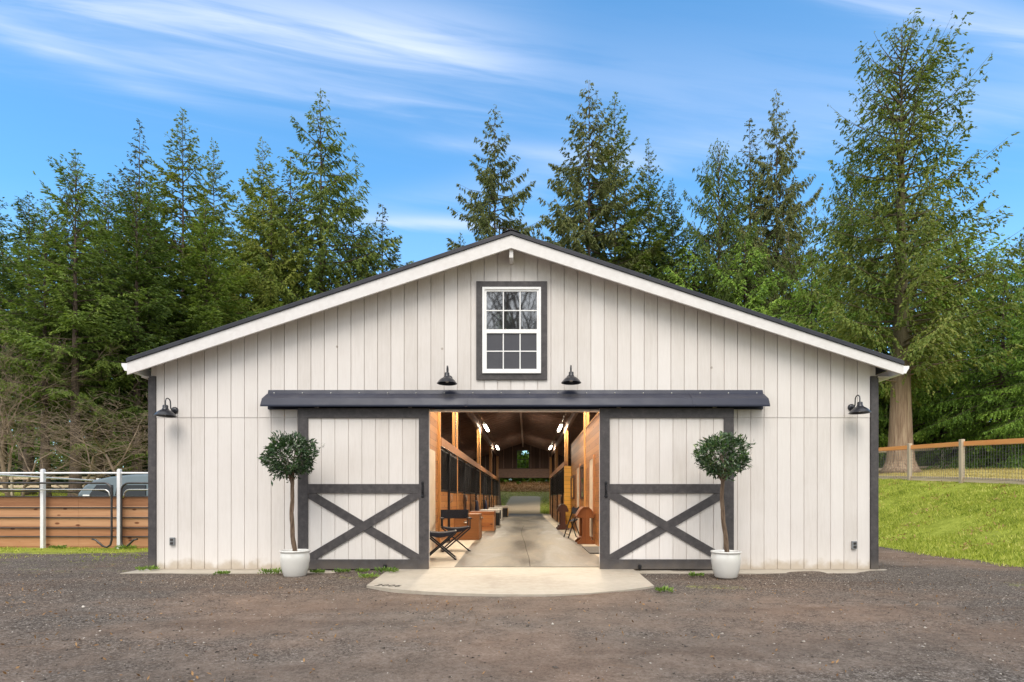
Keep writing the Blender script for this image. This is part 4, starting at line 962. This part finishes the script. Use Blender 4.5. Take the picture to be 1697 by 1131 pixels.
for hx_ in (1.95, 2.95): MB().box(cx0 + hx_, cx0 + hx_ + .16, cy - .93, cy - .90, cz + .80, cz + .83).build('door_handle', MT['brass'], car, bevel=.005)
MB().tube([(cx0 + .7, cy - .66, cz + 1.47), (cx0 + .8, cy - .66, cz + 1.53), (cx0 + 2.7, cy - .66, cz + 1.60), (cx0 + 2.8, cy - .66, cz + 1.55)], .015, 6).build('roof_rail', MT['black'], car)
# ------------------------------------------------------------------ trees
def norm(a): return a / (np.linalg.norm(a, axis=-1, keepdims=True) + 1e-9)
def diamonds(base, d, ln, wd, rn, fold=.0):
    sd = norm(np.cross(d, norm(rn.normal(size=d.shape) * np.array([.6, .6, 1.]) + np.array([0, 0, .3])))); mid = base + d * ln[:, None] * .45
    V = np.stack([base, mid + sd * wd[:, None], base + d * ln[:, None], mid - sd * wd[:, None]], 1).reshape(-1, 3)
    return V, np.arange(len(base) * 4).reshape(-1, 4)
def conifer(name, H, Rm, seed, leaf, n_br=120, t0=.10, shape=.85, top_up=.9, low_dn=-.15, droop=.35, irr=.35, leaf_l=.23, leaf_w=.034, dens=1.35, hang=.35, trunk_r=.33, bark=BARK, gap=.12, tip_up=.25, twk=.34, flare=1.4, lean=0, cap=0):
    rn = np.random.RandomState(seed); root = empty(name)
    mb = MB(); bend = rn.normal(size=2) * .006 * H
    def axis(t): return np.array([bend[0] * math.sin(t * 2.4) + lean * t, bend[1] * math.sin(t * 2.0), H * t])
    ts = np.concatenate([[0, .012, .03], np.linspace(.07, 1, 14)])
    mb.tube([axis(t) for t in ts], [max(.012, trunk_r * (1 - t) ** 1.35 * (1 + (flare - 1) * math.exp(-t * 55))) for t in ts], 12)
    B, D, Ls, Wd = [], [], [], []
    for i in range(n_br):
        t = t0 + (1 - t0) * ((i + rn.rand()) / n_br) ** .95
        prof = (min(1.1 * (1 - t), cap) if cap else min((1 - t) ** shape, 2.6 * (1 - t) + .01)) * (1 if t > t0 + .12 else .55 + .45 * (t - t0) / .12)
        Lb = Rm * (prof + .012) * (1 - irr + 1.25 * irr * rn.rand() + (irr * .5 if rn.rand() < .12 else 0))
        if rn.rand() < gap and t < .8: Lb *= .45
        az = i * 2.399 + rn.normal() * .5; el = (low_dn + (top_up - low_dn) * t ** 1.6) + rn.normal() * .12
        hd = np.array([math.cos(az), math.sin(az), 0.]); o = axis(t)
        def bp(s): s = np.asarray(s)[..., None]; return o + hd * Lb * s * math.cos(el) + np.array([0, 0, 1.]) * (Lb * (s * math.sin(el) - droop * s ** 2 * (1 - t) + tip_up * s ** 3))
        if Lb > .5: mb.tube([bp(s) for s in (0, .35, .7, .97)], [max(.010, .028 * Lb ** .6), .018 * Lb ** .5, .011, .004], 4, cap=False)
        nt_ = max(4, int(Lb * 8.5 * dens))
        s = .12 + .88 * rn.rand(nt_) ** .8; side = np.where(rn.rand(nt_) < .5, -1, 1); p0 = bp(s)
        tan = norm(bp(np.minimum(s + .05, 1.05)) - bp(s - .02)); lat = np.array([-hd[1], hd[0], 0.])
        a = .75 + .25 * rn.normal(size=nt_)
        td = norm(tan * np.cos(a)[:, None] + lat * (np.sin(a) * side)[:, None] + np.array([0, 0, -1.]) * (hang * (.5 + rn.rand(nt_)))[:, None])
        tl = np.clip(Lb * twk * (1.12 - s), .16, 1.7) * (.6 + .6 * rn.rand(nt_))
        m = np.maximum(3, (tl / .042 * dens).astype(int)); idx = np.repeat(np.arange(nt_), m); k = len(idx); u = rn.rand(k)
        b = p0[idx] + td[idx] * (tl[idx] * u)[:, None] + rn.normal(size=(k, 3)) * .02 + np.array([0, 0, -1.]) * (hang * .5 * tl[idx] * u ** 2)[:, None]
        dd = norm(td[idx] + rn.normal(size=(k, 3)) * .24 + np.array([0, 0, -hang * .9]))
        B.append(b); D.append(dd); Ls.append(leaf_l * (.6 + .7 * rn.rand(k)) * (.42 + .58 * min(1, Lb / 1.6))); Wd.append(leaf_w * (.7 + .6 * rn.rand(k)))
    B, D, Ls, Wd = map(np.concatenate, (B, D, Ls, Wd))
    V, Fc = diamonds(B, D, Ls, Wd, rn); mb.build('trunk', bark, root, smooth=True); mesh_np('crown', V, Fc, leaf, root)
    root['_n'] = len(B)
    return root
def bare(name, H, seed, spread=.5, depth=5, r0=.10, bark=TWIG, up=.5, nch=3, rmin=.0045):
    rn = random.Random(seed); root = empty(name); mt, mb = MB(), MB()
    def grow(p, d, ln, r, dep):
        pts = [p]; q = p.copy(); dd = d.copy(); n = 4 if dep > 2 else 3
        for i in range(n):
            dd = (dd + Vector((rn.gauss(0, .16), rn.gauss(0, .16), rn.gauss(.03 * up, .12)))).normalized(); q = q + dd * ln / n; pts.append(q.copy())
        rs = [r * (1 - .45 * i / n) for i in range(n + 1)]
        (mt if dep == depth else mb).tube(pts, rs, 7 if dep == depth else (4 if dep > 2 else 3), cap=False)
        if dep == 0: return
        for k in range(nch + (dep == depth) * 2 + (rn.random() < .4)):
            j = rn.randint(1, n) if k else n; bp = pts[j]
            a = rn.uniform(0, 2 * math.pi); v = Vector((math.cos(a), math.sin(a), rn.uniform(-.25, .5) * up + .05)); nd_ = (dd * (1 - spread * .8) + v * spread).normalized()
            grow(bp, nd_, ln * rn.uniform(.55, .8), max(.0045, rs[j] * .6), dep - 1)
    grow(Vector((0, 0, -.2)), Vector((rn.gauss(0, .08), rn.gauss(0, .08), 1)).normalized(), H * .38, r0, depth)
    mt.build('trunk', bark, root, smooth=True); mb.build('branches', bark, root); return root
def clump_conifer(): pass
LIB = {
 'fir_a': conifer('fir_tree', 30, 10.0, 1, LF, n_br=175, t0=.08, cap=.60, irr=.30, top_up=.75),
 'fir_b': conifer('fir_tree', 30, 11.0, 2, LF, n_br=160, dens=1.2, t0=.14, irr=.40, top_up=.6, hang=.7, gap=.15, cap=.62),
 'fir_c': conifer('fir_tree', 30, 9.6, 3, LF2, n_br=185, t0=.20, hang=.35, droop=.25, cap=.60, irr=.32),
 'spruce': conifer('spruce_tree', 30, 10.6, 4, LS, n_br=165, dens=1.6, t0=.15, top_up=.35, low_dn=-.25, droop=.22, tip_up=.3, irr=.20, hang=.8, leaf_l=.24, leaf_w=.034, gap=.05, cap=.55, twk=.27),
 'spire': conifer('spruce_tree', 30, 6.4, 5, LS, n_br=130, dens=1.3, t0=.2, irr=.3, hang=.6, cap=.6, gap=.1),
 'cedar': conifer('cedar_tree', 22, 7.2, 7, LC, n_br=180, dens=1.1, t0=.10, top_up=.95, low_dn=-.1, droop=.55, tip_up=.3, hang=1.0, leaf_l=.19, leaf_w=.034, shape=.62, irr=.34, bark=BARKC, trunk_r=.36),
 'hemlock': conifer('hemlock_tree', 18, 5.8, 9, LC2, n_br=200, dens=1.2, t0=.07, top_up=.6, low_dn=-.35, droop=.5, tip_up=.1, hang=1.0, leaf_l=.17, leaf_w=.032, shape=.62, irr=.36, trunk_r=.28),
 'bare_a': bare('bare_tree', 10, 11, depth=5, r0=.11, nch=3),
 'bare_b': bare('bare_tree', 8, 12, spread=.62, depth=5, r0=.06, up=.2, nch=3),
 'bare_c': bare('bare_tree', 11, 13, spread=.35, depth=5, r0=.10, up=1.2, nch=3),
}
HB = {'tall': 26, 'fir_a': 30, 'fir_b': 30, 'fir_c': 30, 'spruce': 30, 'spire': 30, 'cedar': 22, 'hemlock': 18, 'bare_a': 10, 'bare_b': 8, 'bare_c': 11}
LIB['tall'] = conifer('fir_tree', 26, 5.6, 21, LF2, n_br=120, dens=1.2, t0=.30, trunk_r=.34, low_dn=-.3, hang=.4, shape=.6, irr=.5)
used = set(); trn = random.Random(5)
GRP = {'tall': 'fir trees round the barn', 'fir_a': 'fir trees round the barn', 'fir_b': 'fir trees round the barn', 'fir_c': 'fir trees round the barn', 'spruce': 'spruce trees behind the barn', 'spire': 'spruce trees behind the barn',
       'cedar': 'cedar trees on the right', 'hemlock': 'hemlock trees', 'bare_a': 'bare trees', 'bare_b': 'bare trees', 'bare_c': 'bare trees'}
CAT = {'tal': 'fir tree', 'fir': 'fir tree', 'spr': 'spruce tree', 'spi': 'spruce tree', 'ced': 'cedar tree', 'hem': 'hemlock tree', 'bar': 'bare tree'}
def place(k, px, top, Y, label, wide=1., rot=None, group=None):
    x = (px - VX) / F * Y; z0 = float(hgt(x, Y)); H = EYE - (top - VY) / F * Y - z0; s = H / HB[k]
    o = LIB[k] if k not in used else copy_tree(LIB[k]); used.add(k)
    o.location = (x, Y, z0 - .05); o.scale = (s * wide * 1.12, s * wide * 1.12, s); o.rotation_euler = (0, 0, trn.uniform(0, 6.28) if rot is None else rot)
    props(o, label, CAT[k[:3]], group or GRP[k]); return o
T = [
 # left block, rear rank to front rank
 ('spire', 37, 345, 50, 'thin dark spruce top at the far left edge, just above the tree line', 1),
 ('spire', 2, 368, 46, 'short spruce top cut by the left edge of the photo', 1.2),
 ('spruce', 120, 264, 40, 'narrow pointed spruce standing alone above the left tree line', .62),
 ('spire', 180, 298, 42, 'sparse fir top between the lone pointed spruce and the tall pair', 1.1),
 ('spire', 234, 200, 41, 'thin ragged spruce top left of the tallest left hand fir', 1.15),
 ('fir_a', 302, 183, 38, 'tallest fir in the dense group left of the barn roof', .95),
 ('fir_a', 350, 232, 42, 'fir leaning on the right shoulder of the tallest left hand fir', .85),
 ('fir_c', 255, 300, 31, 'deep green fir standing in front of the tall group on the left', 1.25),
 ('fir_c', 335, 330, 33, 'broad green fir right of the deep green one, close to the roof', 1.25),
 ('fir_b', 165, 400, 29, 'bushy fir with yellowish branch ends, low on the left', 1.2),
 ('tall', 75, 370, 27, 'green fir with level boughs and a bare lower trunk over the arena fence', 1.2),
 ('fir_a', 430, 230, 47, 'fir with a ragged top between the two biggest left firs', 1.0),
 ('fir_b', 530, 147, 44, 'biggest fir, wide with long arms, left of the barn peak', 1.05),
 ('fir_b', 450, 300, 41, 'olive fir in front of the biggest fir, towards the left', 1.1),
 ('fir_b', 585, 300, 47, 'fir filling the right foot of the biggest fir', .9),
 ('spire', 636, 338, 45, 'small open conifer at the right foot of the biggest fir', 1.7),
 ('spire', 480, 260, 50, 'dark fir behind the left shoulder of the biggest fir', 1.6),
 # centre
 ('spruce', 822, 176, 42, 'single evenly tiered spruce rising right behind the barn peak', .95),
 ('fir_c', 765, 385, 47, 'tip of a conifer barely showing over the roof left of the tiered spruce', .8),
 # right of peak
 ('spruce', 975, 132, 46, 'tall open spruce with long level arms right of the barn peak', 1.0),
 ('fir_a', 1020, 156, 48, 'tall fir joined to the right side of the open spruce', .8),
 ('fir_a', 1072, 232, 46, 'fir with a forked top stepping down to the right', .8),
 ('fir_c', 1110, 300, 44, 'greener fir below the forked one, over the right roof slope', .9),
 ('hemlock', 1150, 400, 42, 'low hemlock over the right roof slope', 1.3),
 ('cedar', 1195, 238, 42, 'olive cedar with a blunt top over the right roof slope', .80),
 ('spire', 1240, 196, 48, 'thin spruce top behind the olive cedar', 1.4),
 ('spruce', 1288, 148, 46, 'dark tall spruce over the right roof slope', .75),
 ('hemlock', 1235, 400, 39, 'hemlock low in front of the dark tall spruce', 1.4),
 ('cedar', 1310, 400, 38, 'low cedar between the dark tall spruce and the leafless tree', .9),
 ('bare_c', 1362, 285, 40, 'leafless tree standing between the spruce and the giant cedar', .7),
 ('cedar', 1405, 262, 36, 'mossy cedar just left of the giant cedar', .85),
 ('hemlock', 1345, 420, 33, 'hemlock right over the end of the right roof slope', 1.2),
 # right block
 ('hemlock', 1590, 372, 31, 'dense green hemlock with hanging boughs right of the giant cedar', 1.5),
 ('hemlock', 1662, 430, 27, 'bright green hemlock whose boughs hang over the orange topped fence', 1.3),
 ('bare_c', 1640, 360, 40, 'leafless tree top behind the hemlocks on the far right', .6),
 ('spruce', 1712, 340, 33, 'dark spruce cut by the right edge of the photo', .8),
 ('hemlock', 1455, 430, 34, 'hemlock behind the trunk of the giant cedar', 1.3),
 ('hemlock', 1750, 470, 24, 'hemlock at the right edge, boughs reaching in over the field', 1.3),
 ('cedar', 1530, 330, 35, 'cedar filling the gap behind the giant cedar', 1.0),
 # left undergrowth of bare trees
 ('bare_c', 20, 470, 25, 'leafless mossy tree at the far left behind the arena', 1.0),
 ('bare_b', 215, 560, 21, 'leafless tree with pale tangled twigs beside the barn corner', 1.3),
 ('bare_b', 140, 590, 23, 'low leafless tree with drooping twigs left of the tangled one', 1.3),
 ('bare_b', 35, 600, 22, 'low leafless tree behind the left end of the white rails', 1.2),
 ('bare_c', 10, 400, 33, 'upright leafless tree among the firs at the left edge', 1),
]
for i, (k, px, top, Y, lab, wd_) in enumerate(T): place(k, px, top, Y, lab, wd_)
# trunks of the nearer wood on the left
for i, (px, Y, top, lab) in enumerate(((125, 27, 250, 'fir with a thick bare brown trunk seen between the white fence posts'), (227, 29, 290, 'fir with a grey trunk close beside the barn wall'), (48, 31, 320, 'fir with a leaning pale trunk on the far left'), (-30, 28, 300, 'fir just outside the left edge of the photo'), (175, 36, 300, 'fir in the second rank behind the barn eave'), (75, 38, 330, 'fir in the second rank, left of the lone pointed spruce'), (5, 40, 380, 'fir in the second rank at the left edge'))):
    place('tall', px, top, Y, lab, 1.1)
# the giant cedar, close on the right
LIB['giant'] = conifer('giant_cedar_tree', 22, 6.4, 31, LC, n_br=200, dens=.98, t0=.20, top_up=.95, low_dn=-.05, droop=.38, tip_up=.35, hang=.7, leaf_l=.16, leaf_w=.032, shape=.50, irr=.24, bark=BARKC, trunk_r=.50, flare=1.75, gap=.2)
HB['giant'] = 22; GRP['giant'] = 'cedar trees on the right'; CAT['gia'] = 'cedar tree'
place('giant', 1492, 45, 26, 'giant cedar with a thick pale flared trunk and see through crown on the right', 1.0, rot=1.0)
# trees behind the camera, seen only in the window glass
for i, (x, y, s_, k) in enumerate(((-1.9, -11, 2.0, 'bare_a'), (-.5, -12.5, 2.3, 'bare_c'), (.9, -10.5, 1.9, 'bare_a'), (-3.4, -13, 2.2, 'bare_c'), (3.6, -15, 2.0, 'bare_a'), (-1.6, -24, .85, 'hemlock'), (3, -26, .8, 'hemlock'), (-6, -25, .9, 'hemlock'))):
    o = copy_tree(LIB[k]) if k in used else LIB[k]; used.add(k); o.location = (x, y, -.1); o.scale = (s_, s_, s_); o.rotation_euler = (0, 0, i * 1.3)
    props(o, ('leafless tree across the yard, mirrored in the gable window' if k != 'hemlock' else 'hemlock across the yard, mirrored dark in the gable window'), CAT[k[:3]], ('leafless trees' if k != 'hemlock' else 'hemlocks') + ' mirrored in the window')
for k in LIB: 
    if '_n' in LIB[k]: del LIB[k]['_n']
# ------------------------------------------------------------------ stuff: far wood, undergrowth, grass, stones, litter
def leaves_box(name, n, fpos, ln, wd, mat, seed, label, vert=.2, kind='stuff'):
    rn = np.random.RandomState(seed); b = fpos(rn, n); d = norm(rn.normal(size=b.shape) + np.array([0, 0, vert]))
    V, Fc = diamonds(b, d, ln * (.5 + rn.rand(len(b))), wd * (.6 + .8 * rn.rand(len(b))), rn)
    o = mesh_np(name, V, Fc, mat); o['kind'] = kind; o['label'] = label; return o
def wood(rn, n):
    x = rn.uniform(-80, 80, n); y = 60 + 10 * rn.rand(n) + .15 * np.abs(x) * 0; y = y - 8 * sstep(np.abs(x), 18, 60)
    top = 6.5 + 3 * np.sin(x * .35) + 2.0 * np.sin(x * .9 + 2) + 1.3 * np.sin(x * 2.1)
    z = hgt(x, y) + top * rn.rand(n) ** .9; return np.stack([x, y, z], -1)
leaves_box('far_wood', 42000, wood, .75, .22, LC2, 41, 'dark far wood closing the view behind the trees')
def shrubsL(rn, n):
    c = rn.randint(0, 70, n); r2 = np.random.RandomState(9); cx_ = r2.uniform(-50, -9, 70); cy_ = r2.uniform(32.5, 45, 70); ch = r2.uniform(.6, 2.4, 70)
    d = norm(rn.normal(size=(n, 3))) * (.5 + .5 * rn.rand(n))[:, None]
    x = cx_[c] + d[:, 0] * 1.6; y = cy_[c] + d[:, 1] * 1.4; return np.stack([x, y, hgt(x, y) + np.abs(d[:, 2]) * ch[c]], -1)
leaves_box('undergrowth', 30000, shrubsL, .30, .09, LU, 42, 'dark undergrowth at the foot of the wood on the left')
def shrubsR(rn, n):
    c = rn.randint(0, 70, n); r2 = np.random.RandomState(19); cx_ = r2.uniform(11, 50, 70); cy_ = 32.5 + r2.uniform(0, 8, 70) + .0 * cx_; ch = r2.uniform(1.0, 3.6, 70)
    d = norm(rn.normal(size=(n, 3))) * (.5 + .5 * rn.rand(n))[:, None]
    x = cx_[c] + d[:, 0] * 1.8; y = cy_[c] + d[:, 1] * 1.4; return np.stack([x, y, hgt(x, y) + np.abs(d[:, 2]) * ch[c]], -1)
leaves_box('undergrowth', 40000, shrubsR, .30, .09, LU, 43, 'dark undergrowth behind the field on the right')
def brushb(rn, n):
    x = rn.uniform(-16, 16, n); y = rn.uniform(61.5, 66, n); return np.stack([x, y, hgt(x, y) + 2.6 * rn.rand(n) ** 1.2], -1)
leaves_box('undergrowth', 16000, brushb, .34, .10, LC2, 49, 'green brush on top of the litter bank behind the barn')
def bankb(rn, n):
    x = rn.uniform(-9, 10, n); y = rn.uniform(54, 63, n); return np.stack([x, y, hgt(x, y) + .20 * rn.rand(n) ** 3], -1)
def clods(rn, n):
    x = 8.2 + 4.6 * rn.rand(n); y = rn.uniform(8, 20, n); k = (np.sin(x * 3.7 + 1) * np.sin(y * 2.9 + x) + .4 * rn.normal(size=n)) > .85 + .5 * rn.rand(n)
    x, y = x[k], y[k]; return np.stack([x, y, hgt(x, y) + .045 + .02 * rn.rand(len(x))], -1)
leaves_box('fallen_twigs', 22000, clods, .08, .010, LB, 47, 'brown dead clumps scattered in the green bank')
leaves_box('leaf_litter', 26000, bankb, .13, .035, LB, 44, 'brown leaf litter on the bank seen through the rear doorway')
def blades(name, n, fpos, h, w_, mat, seed, label, lean=.5):
    rn = np.random.RandomState(seed); b = fpos(rn, n); n = len(b); d = norm(rn.normal(size=(n, 3)) * np.array([lean, lean, 0]) + np.array([0, 0, 1.]))
    hh = h * (.4 + .9 * rn.rand(n)); sd = norm(np.cross(d, rn.normal(size=(n, 3)))); wd = w_ * (.6 + .8 * rn.rand(n))
    V = np.stack([b - sd * wd[:, None], b + sd * wd[:, None], b + d * hh[:, None] + norm(rn.normal(size=(n, 3))) * (hh * .15)[:, None]], 1).reshape(-1, 3)
    o = mesh_np(name, V, np.arange(n * 3).reshape(-1, 3), mat); o['kind'] = 'stuff'; o['label'] = label; return o
def gbank(rn, n):
    x = 7.6 + 5.6 * rn.rand(n) ** .9; y = rn.uniform(7.0, 24, n)
    k = (np.sin(x * 2.3 + y * 1.1) * np.sin(y * 1.9 - x) + .5 * np.sin(x * 6 + 2) * np.sin(y * 5) + .9 * np.sin(x * 1.1 + 4) * np.sin(y * .8 + 1) + rn.normal(size=n) * .5) > -.6
    k &= (x + .16 * np.sin(y * 1.3) + .1 * np.sin(y * 5.1) + .75 * rn.rand(n) ** 2) > 8.05
    x, y = x[k], y[k]; return np.stack([x, y, hgt(x, y) - .005], -1)
blades('grass', 150000, gbank, .075, .009, GR, 51, 'bright green mossy grass on the bank right of the barn')
def gfield(rn, n):
    x = rn.uniform(13.2, 34, n); y = rn.uniform(12, 31, n); return np.stack([x, y, hgt(x, y) - .005], -1)
blades('dry_grass', 60000, gfield, .09, .012, GD, 52, 'dry yellow grass of the fenced field on the right')
def gleft(rn, n):
    x = rn.uniform(-20, -5.75, n); y = 11.95 - 2.6 * rn.rand(n) ** 2.2
    k = (np.sin(x * 3.1) * np.sin(y * 2.7) + rn.normal(size=n) * .5) > -.1 + .55 * (11.9 - y) / 2
    x, y = x[k], y[k]; return np.stack([x, y, hgt(x, y) - .004], -1)
blades('grass', 13000, gleft, .045, .007, GR, 53, 'moss and grass along the foot of the arena fence')
def gpad(rn, n):
    x = rn.uniform(-34, -7, n); y = rn.uniform(12.3, 33, n); return np.stack([x, y, hgt(x, y) - .005], -1)
blades('grass', 50000, gpad, .10, .014, GR, 54, 'grass of the paddock behind the arena fence')
def grear(rn, n):
    x = rn.uniform(-9, 11, n); y = rn.uniform(37.6, 55, n); k = np.abs(x + .45 - .03 * (y - 38)) > 1.35 + rn.rand(n) * .4 - 3 * (y > 51.5)
    x, y = x[k], y[k]; return np.stack([x, y, hgt(x, y) - .005], -1)
blades('grass', 42000, grear, .10, .014, GR, 55, 'yellow green grass beside the track behind the barn')
# small weeds along the footing
WE = [(-2.0, 7.84, .10, 'weed tuft at the back left corner of the concrete apron'), (-2.12, 7.35, .07, 'weed tuft halfway down the left edge of the concrete apron'), (-3.62, 7.80, .10, 'weed tuft against the left side of the left pot'), (-2.62, 7.80, .06, 'tiny weed tuft in the gravel before the left sliding door'), (-5.62, 8.15, .08, 'weed tuft at the left corner board of the barn'), (-2.35, 7.82, .05, 'tiny weed tuft left of the apron corner'),
      (1.60, 6.30, .05, 'small weed tuft on the right front edge of the concrete apron'), (2.36, 7.60, .05, 'tiny weed tuft left of the right pot'), (-8.55, 11.72, .13, 'weed clump at the foot of the second white fence post'), (-10.0, 11.7, .09, 'weed clump at the foot of the first white fence post'), (-4.3, 7.75, .05, 'tiny weed tuft along the left footing'), (-2.98, 7.82, .05, 'tiny weed tuft right of the left pot')]
for i, (x, y, r, lab) in enumerate(WE):
    rn = np.random.RandomState(200 + i); n = max(90, int(1500 * r)); th = rn.rand(n) * 6.28; rr = r * rn.rand(n) ** .7
    b = np.stack([rr * np.cos(th) * 1.4, rr * np.sin(th), np.zeros(n)], -1); d = norm(np.stack([np.cos(th) * .7, np.sin(th) * .7, .4 + rn.rand(n)], -1))
    b = b + np.array([0, 0, .0]); V, Fc = diamonds(b + d * (.02 + .5 * r * rn.rand(n))[:, None], d, .028 + .028 * rn.rand(n), .007 + .007 * rn.rand(n), rn)
    o = mesh_np('weed_tuft', V, Fc, WL); o.location = (x, y, float(hgt(x, y))); props(o, lab, 'weed', 'weed tufts along the barn footing')
# loose stones
def stones(name, n, seed, label, x0, x1, y0, y1, smin, smax, mat, dens=None):
    rn = np.random.RandomState(seed); x = rn.uniform(x0, x1, n); y = y0 + (y1 - y0) * rn.rand(n) ** 1.3
    ok = ~((x > -2.1) & (x < 1.7) & (y > 5.95) & (y < 9)) & ~((x > -5.9) & (x < 5.5) & (y > 7.86))
    if dens is not None: ok &= dens(x, y, rn)
    x, y = x[ok], y[ok]; n = len(x); s = smin + (smax - smin) * rn.rand(n) ** 3.5
    dirs = np.array([[1, 0, 0], [-1, 0, 0], [0, 1, 0], [0, -1, 0], [0, 0, 1], [0, 0, -1.]])
    V = dirs[None] * (.6 + .6 * rn.rand(n, 6, 1)) * s[:, None, None] * np.array([1, 1, .6]); a = rn.rand(n) * 6.28; c, q = np.cos(a)[:, None], np.sin(a)[:, None]
    V = np.stack([V[..., 0] * c - V[..., 1] * q, V[..., 0] * q + V[..., 1] * c, V[..., 2]], -1) + rn.normal(size=(n, 6, 3)) * s[:, None, None] * .18
    V += np.stack([x, y, hgt(x, y) + s * .12], -1)[:, None]
    f = np.array([[0, 2, 4], [2, 1, 4], [1, 3, 4], [3, 0, 4], [2, 0, 5], [1, 2, 5], [3, 1, 5], [0, 3, 5]])
    Fc = (np.arange(n)[:, None, None] * 6 + f[None]).reshape(-1, 3); o = mesh_np(name, V.reshape(-1, 3), Fc, mat); o['kind'] = 'stuff'; o['label'] = label
sm = Mat('gravel_stone', .85, spec=.25); g_ = sm.n('ShaderNodeNewGeometry')
sm.color(sm.ramp(g_.outputs['Random Per Island'], [(0, (.035, .029, .025)), (.5, (.11, .09, .076)), (.85, (.27, .23, .19)), (1, (.62, .57, .50))]))
def nopack(x, y, rn): return (np.exp(-((x - .1) / 5.0) ** 2) * sstep(7.3 - y, 0, 1.4) + rn.normal(size=len(x)) * .22 + .25 * np.sin(x * 1.4) * np.sin(y * 2)) < .42
stones('gravel', 90000, 61, 'loose dark gravel of the yard', -9.5, 9.5, 2.6, 11.8, .0025, .010, sm.m, nopack)
stones('gravel', 9000, 62, 'scattered pebbles on the packed dirt of the yard', -6, 6, 2.5, 8, .003, .012, sm.m)

def tan(rn, n):
    c = rn.randint(0, 60, n); r2 = np.random.RandomState(77); cx_ = r2.uniform(-8, 9, 60); cy_ = r2.uniform(3, 7.4, 60)
    x = np.where(rn.rand(n) < .55, cx_[c] + rn.normal(size=n) * .22, rn.uniform(-9, 10, n)); y = np.where(rn.rand(n) < .55, cy_[c] + rn.normal(size=n) * .07, rn.uniform(2.6, 9, n))
    k = ~((x > -6) & (x < 5.6) & (y > 7.8)) & ~((x > -2.1) & (x < 1.7) & (y > 5.9)); x, y = x[k], y[k]; return np.stack([x, y, hgt(x, y) + .004], -1)
leaves_box('leaf_litter', 2600, tan, .030, .006, LB, 78, 'tan needles and leaf bits lying on the gravel', vert=0.)

stones('stones', 420, 63, 'bigger loose stones strewn over the yard', -9, 9.5, 2.8, 8.2, .010, .026, sm.m)
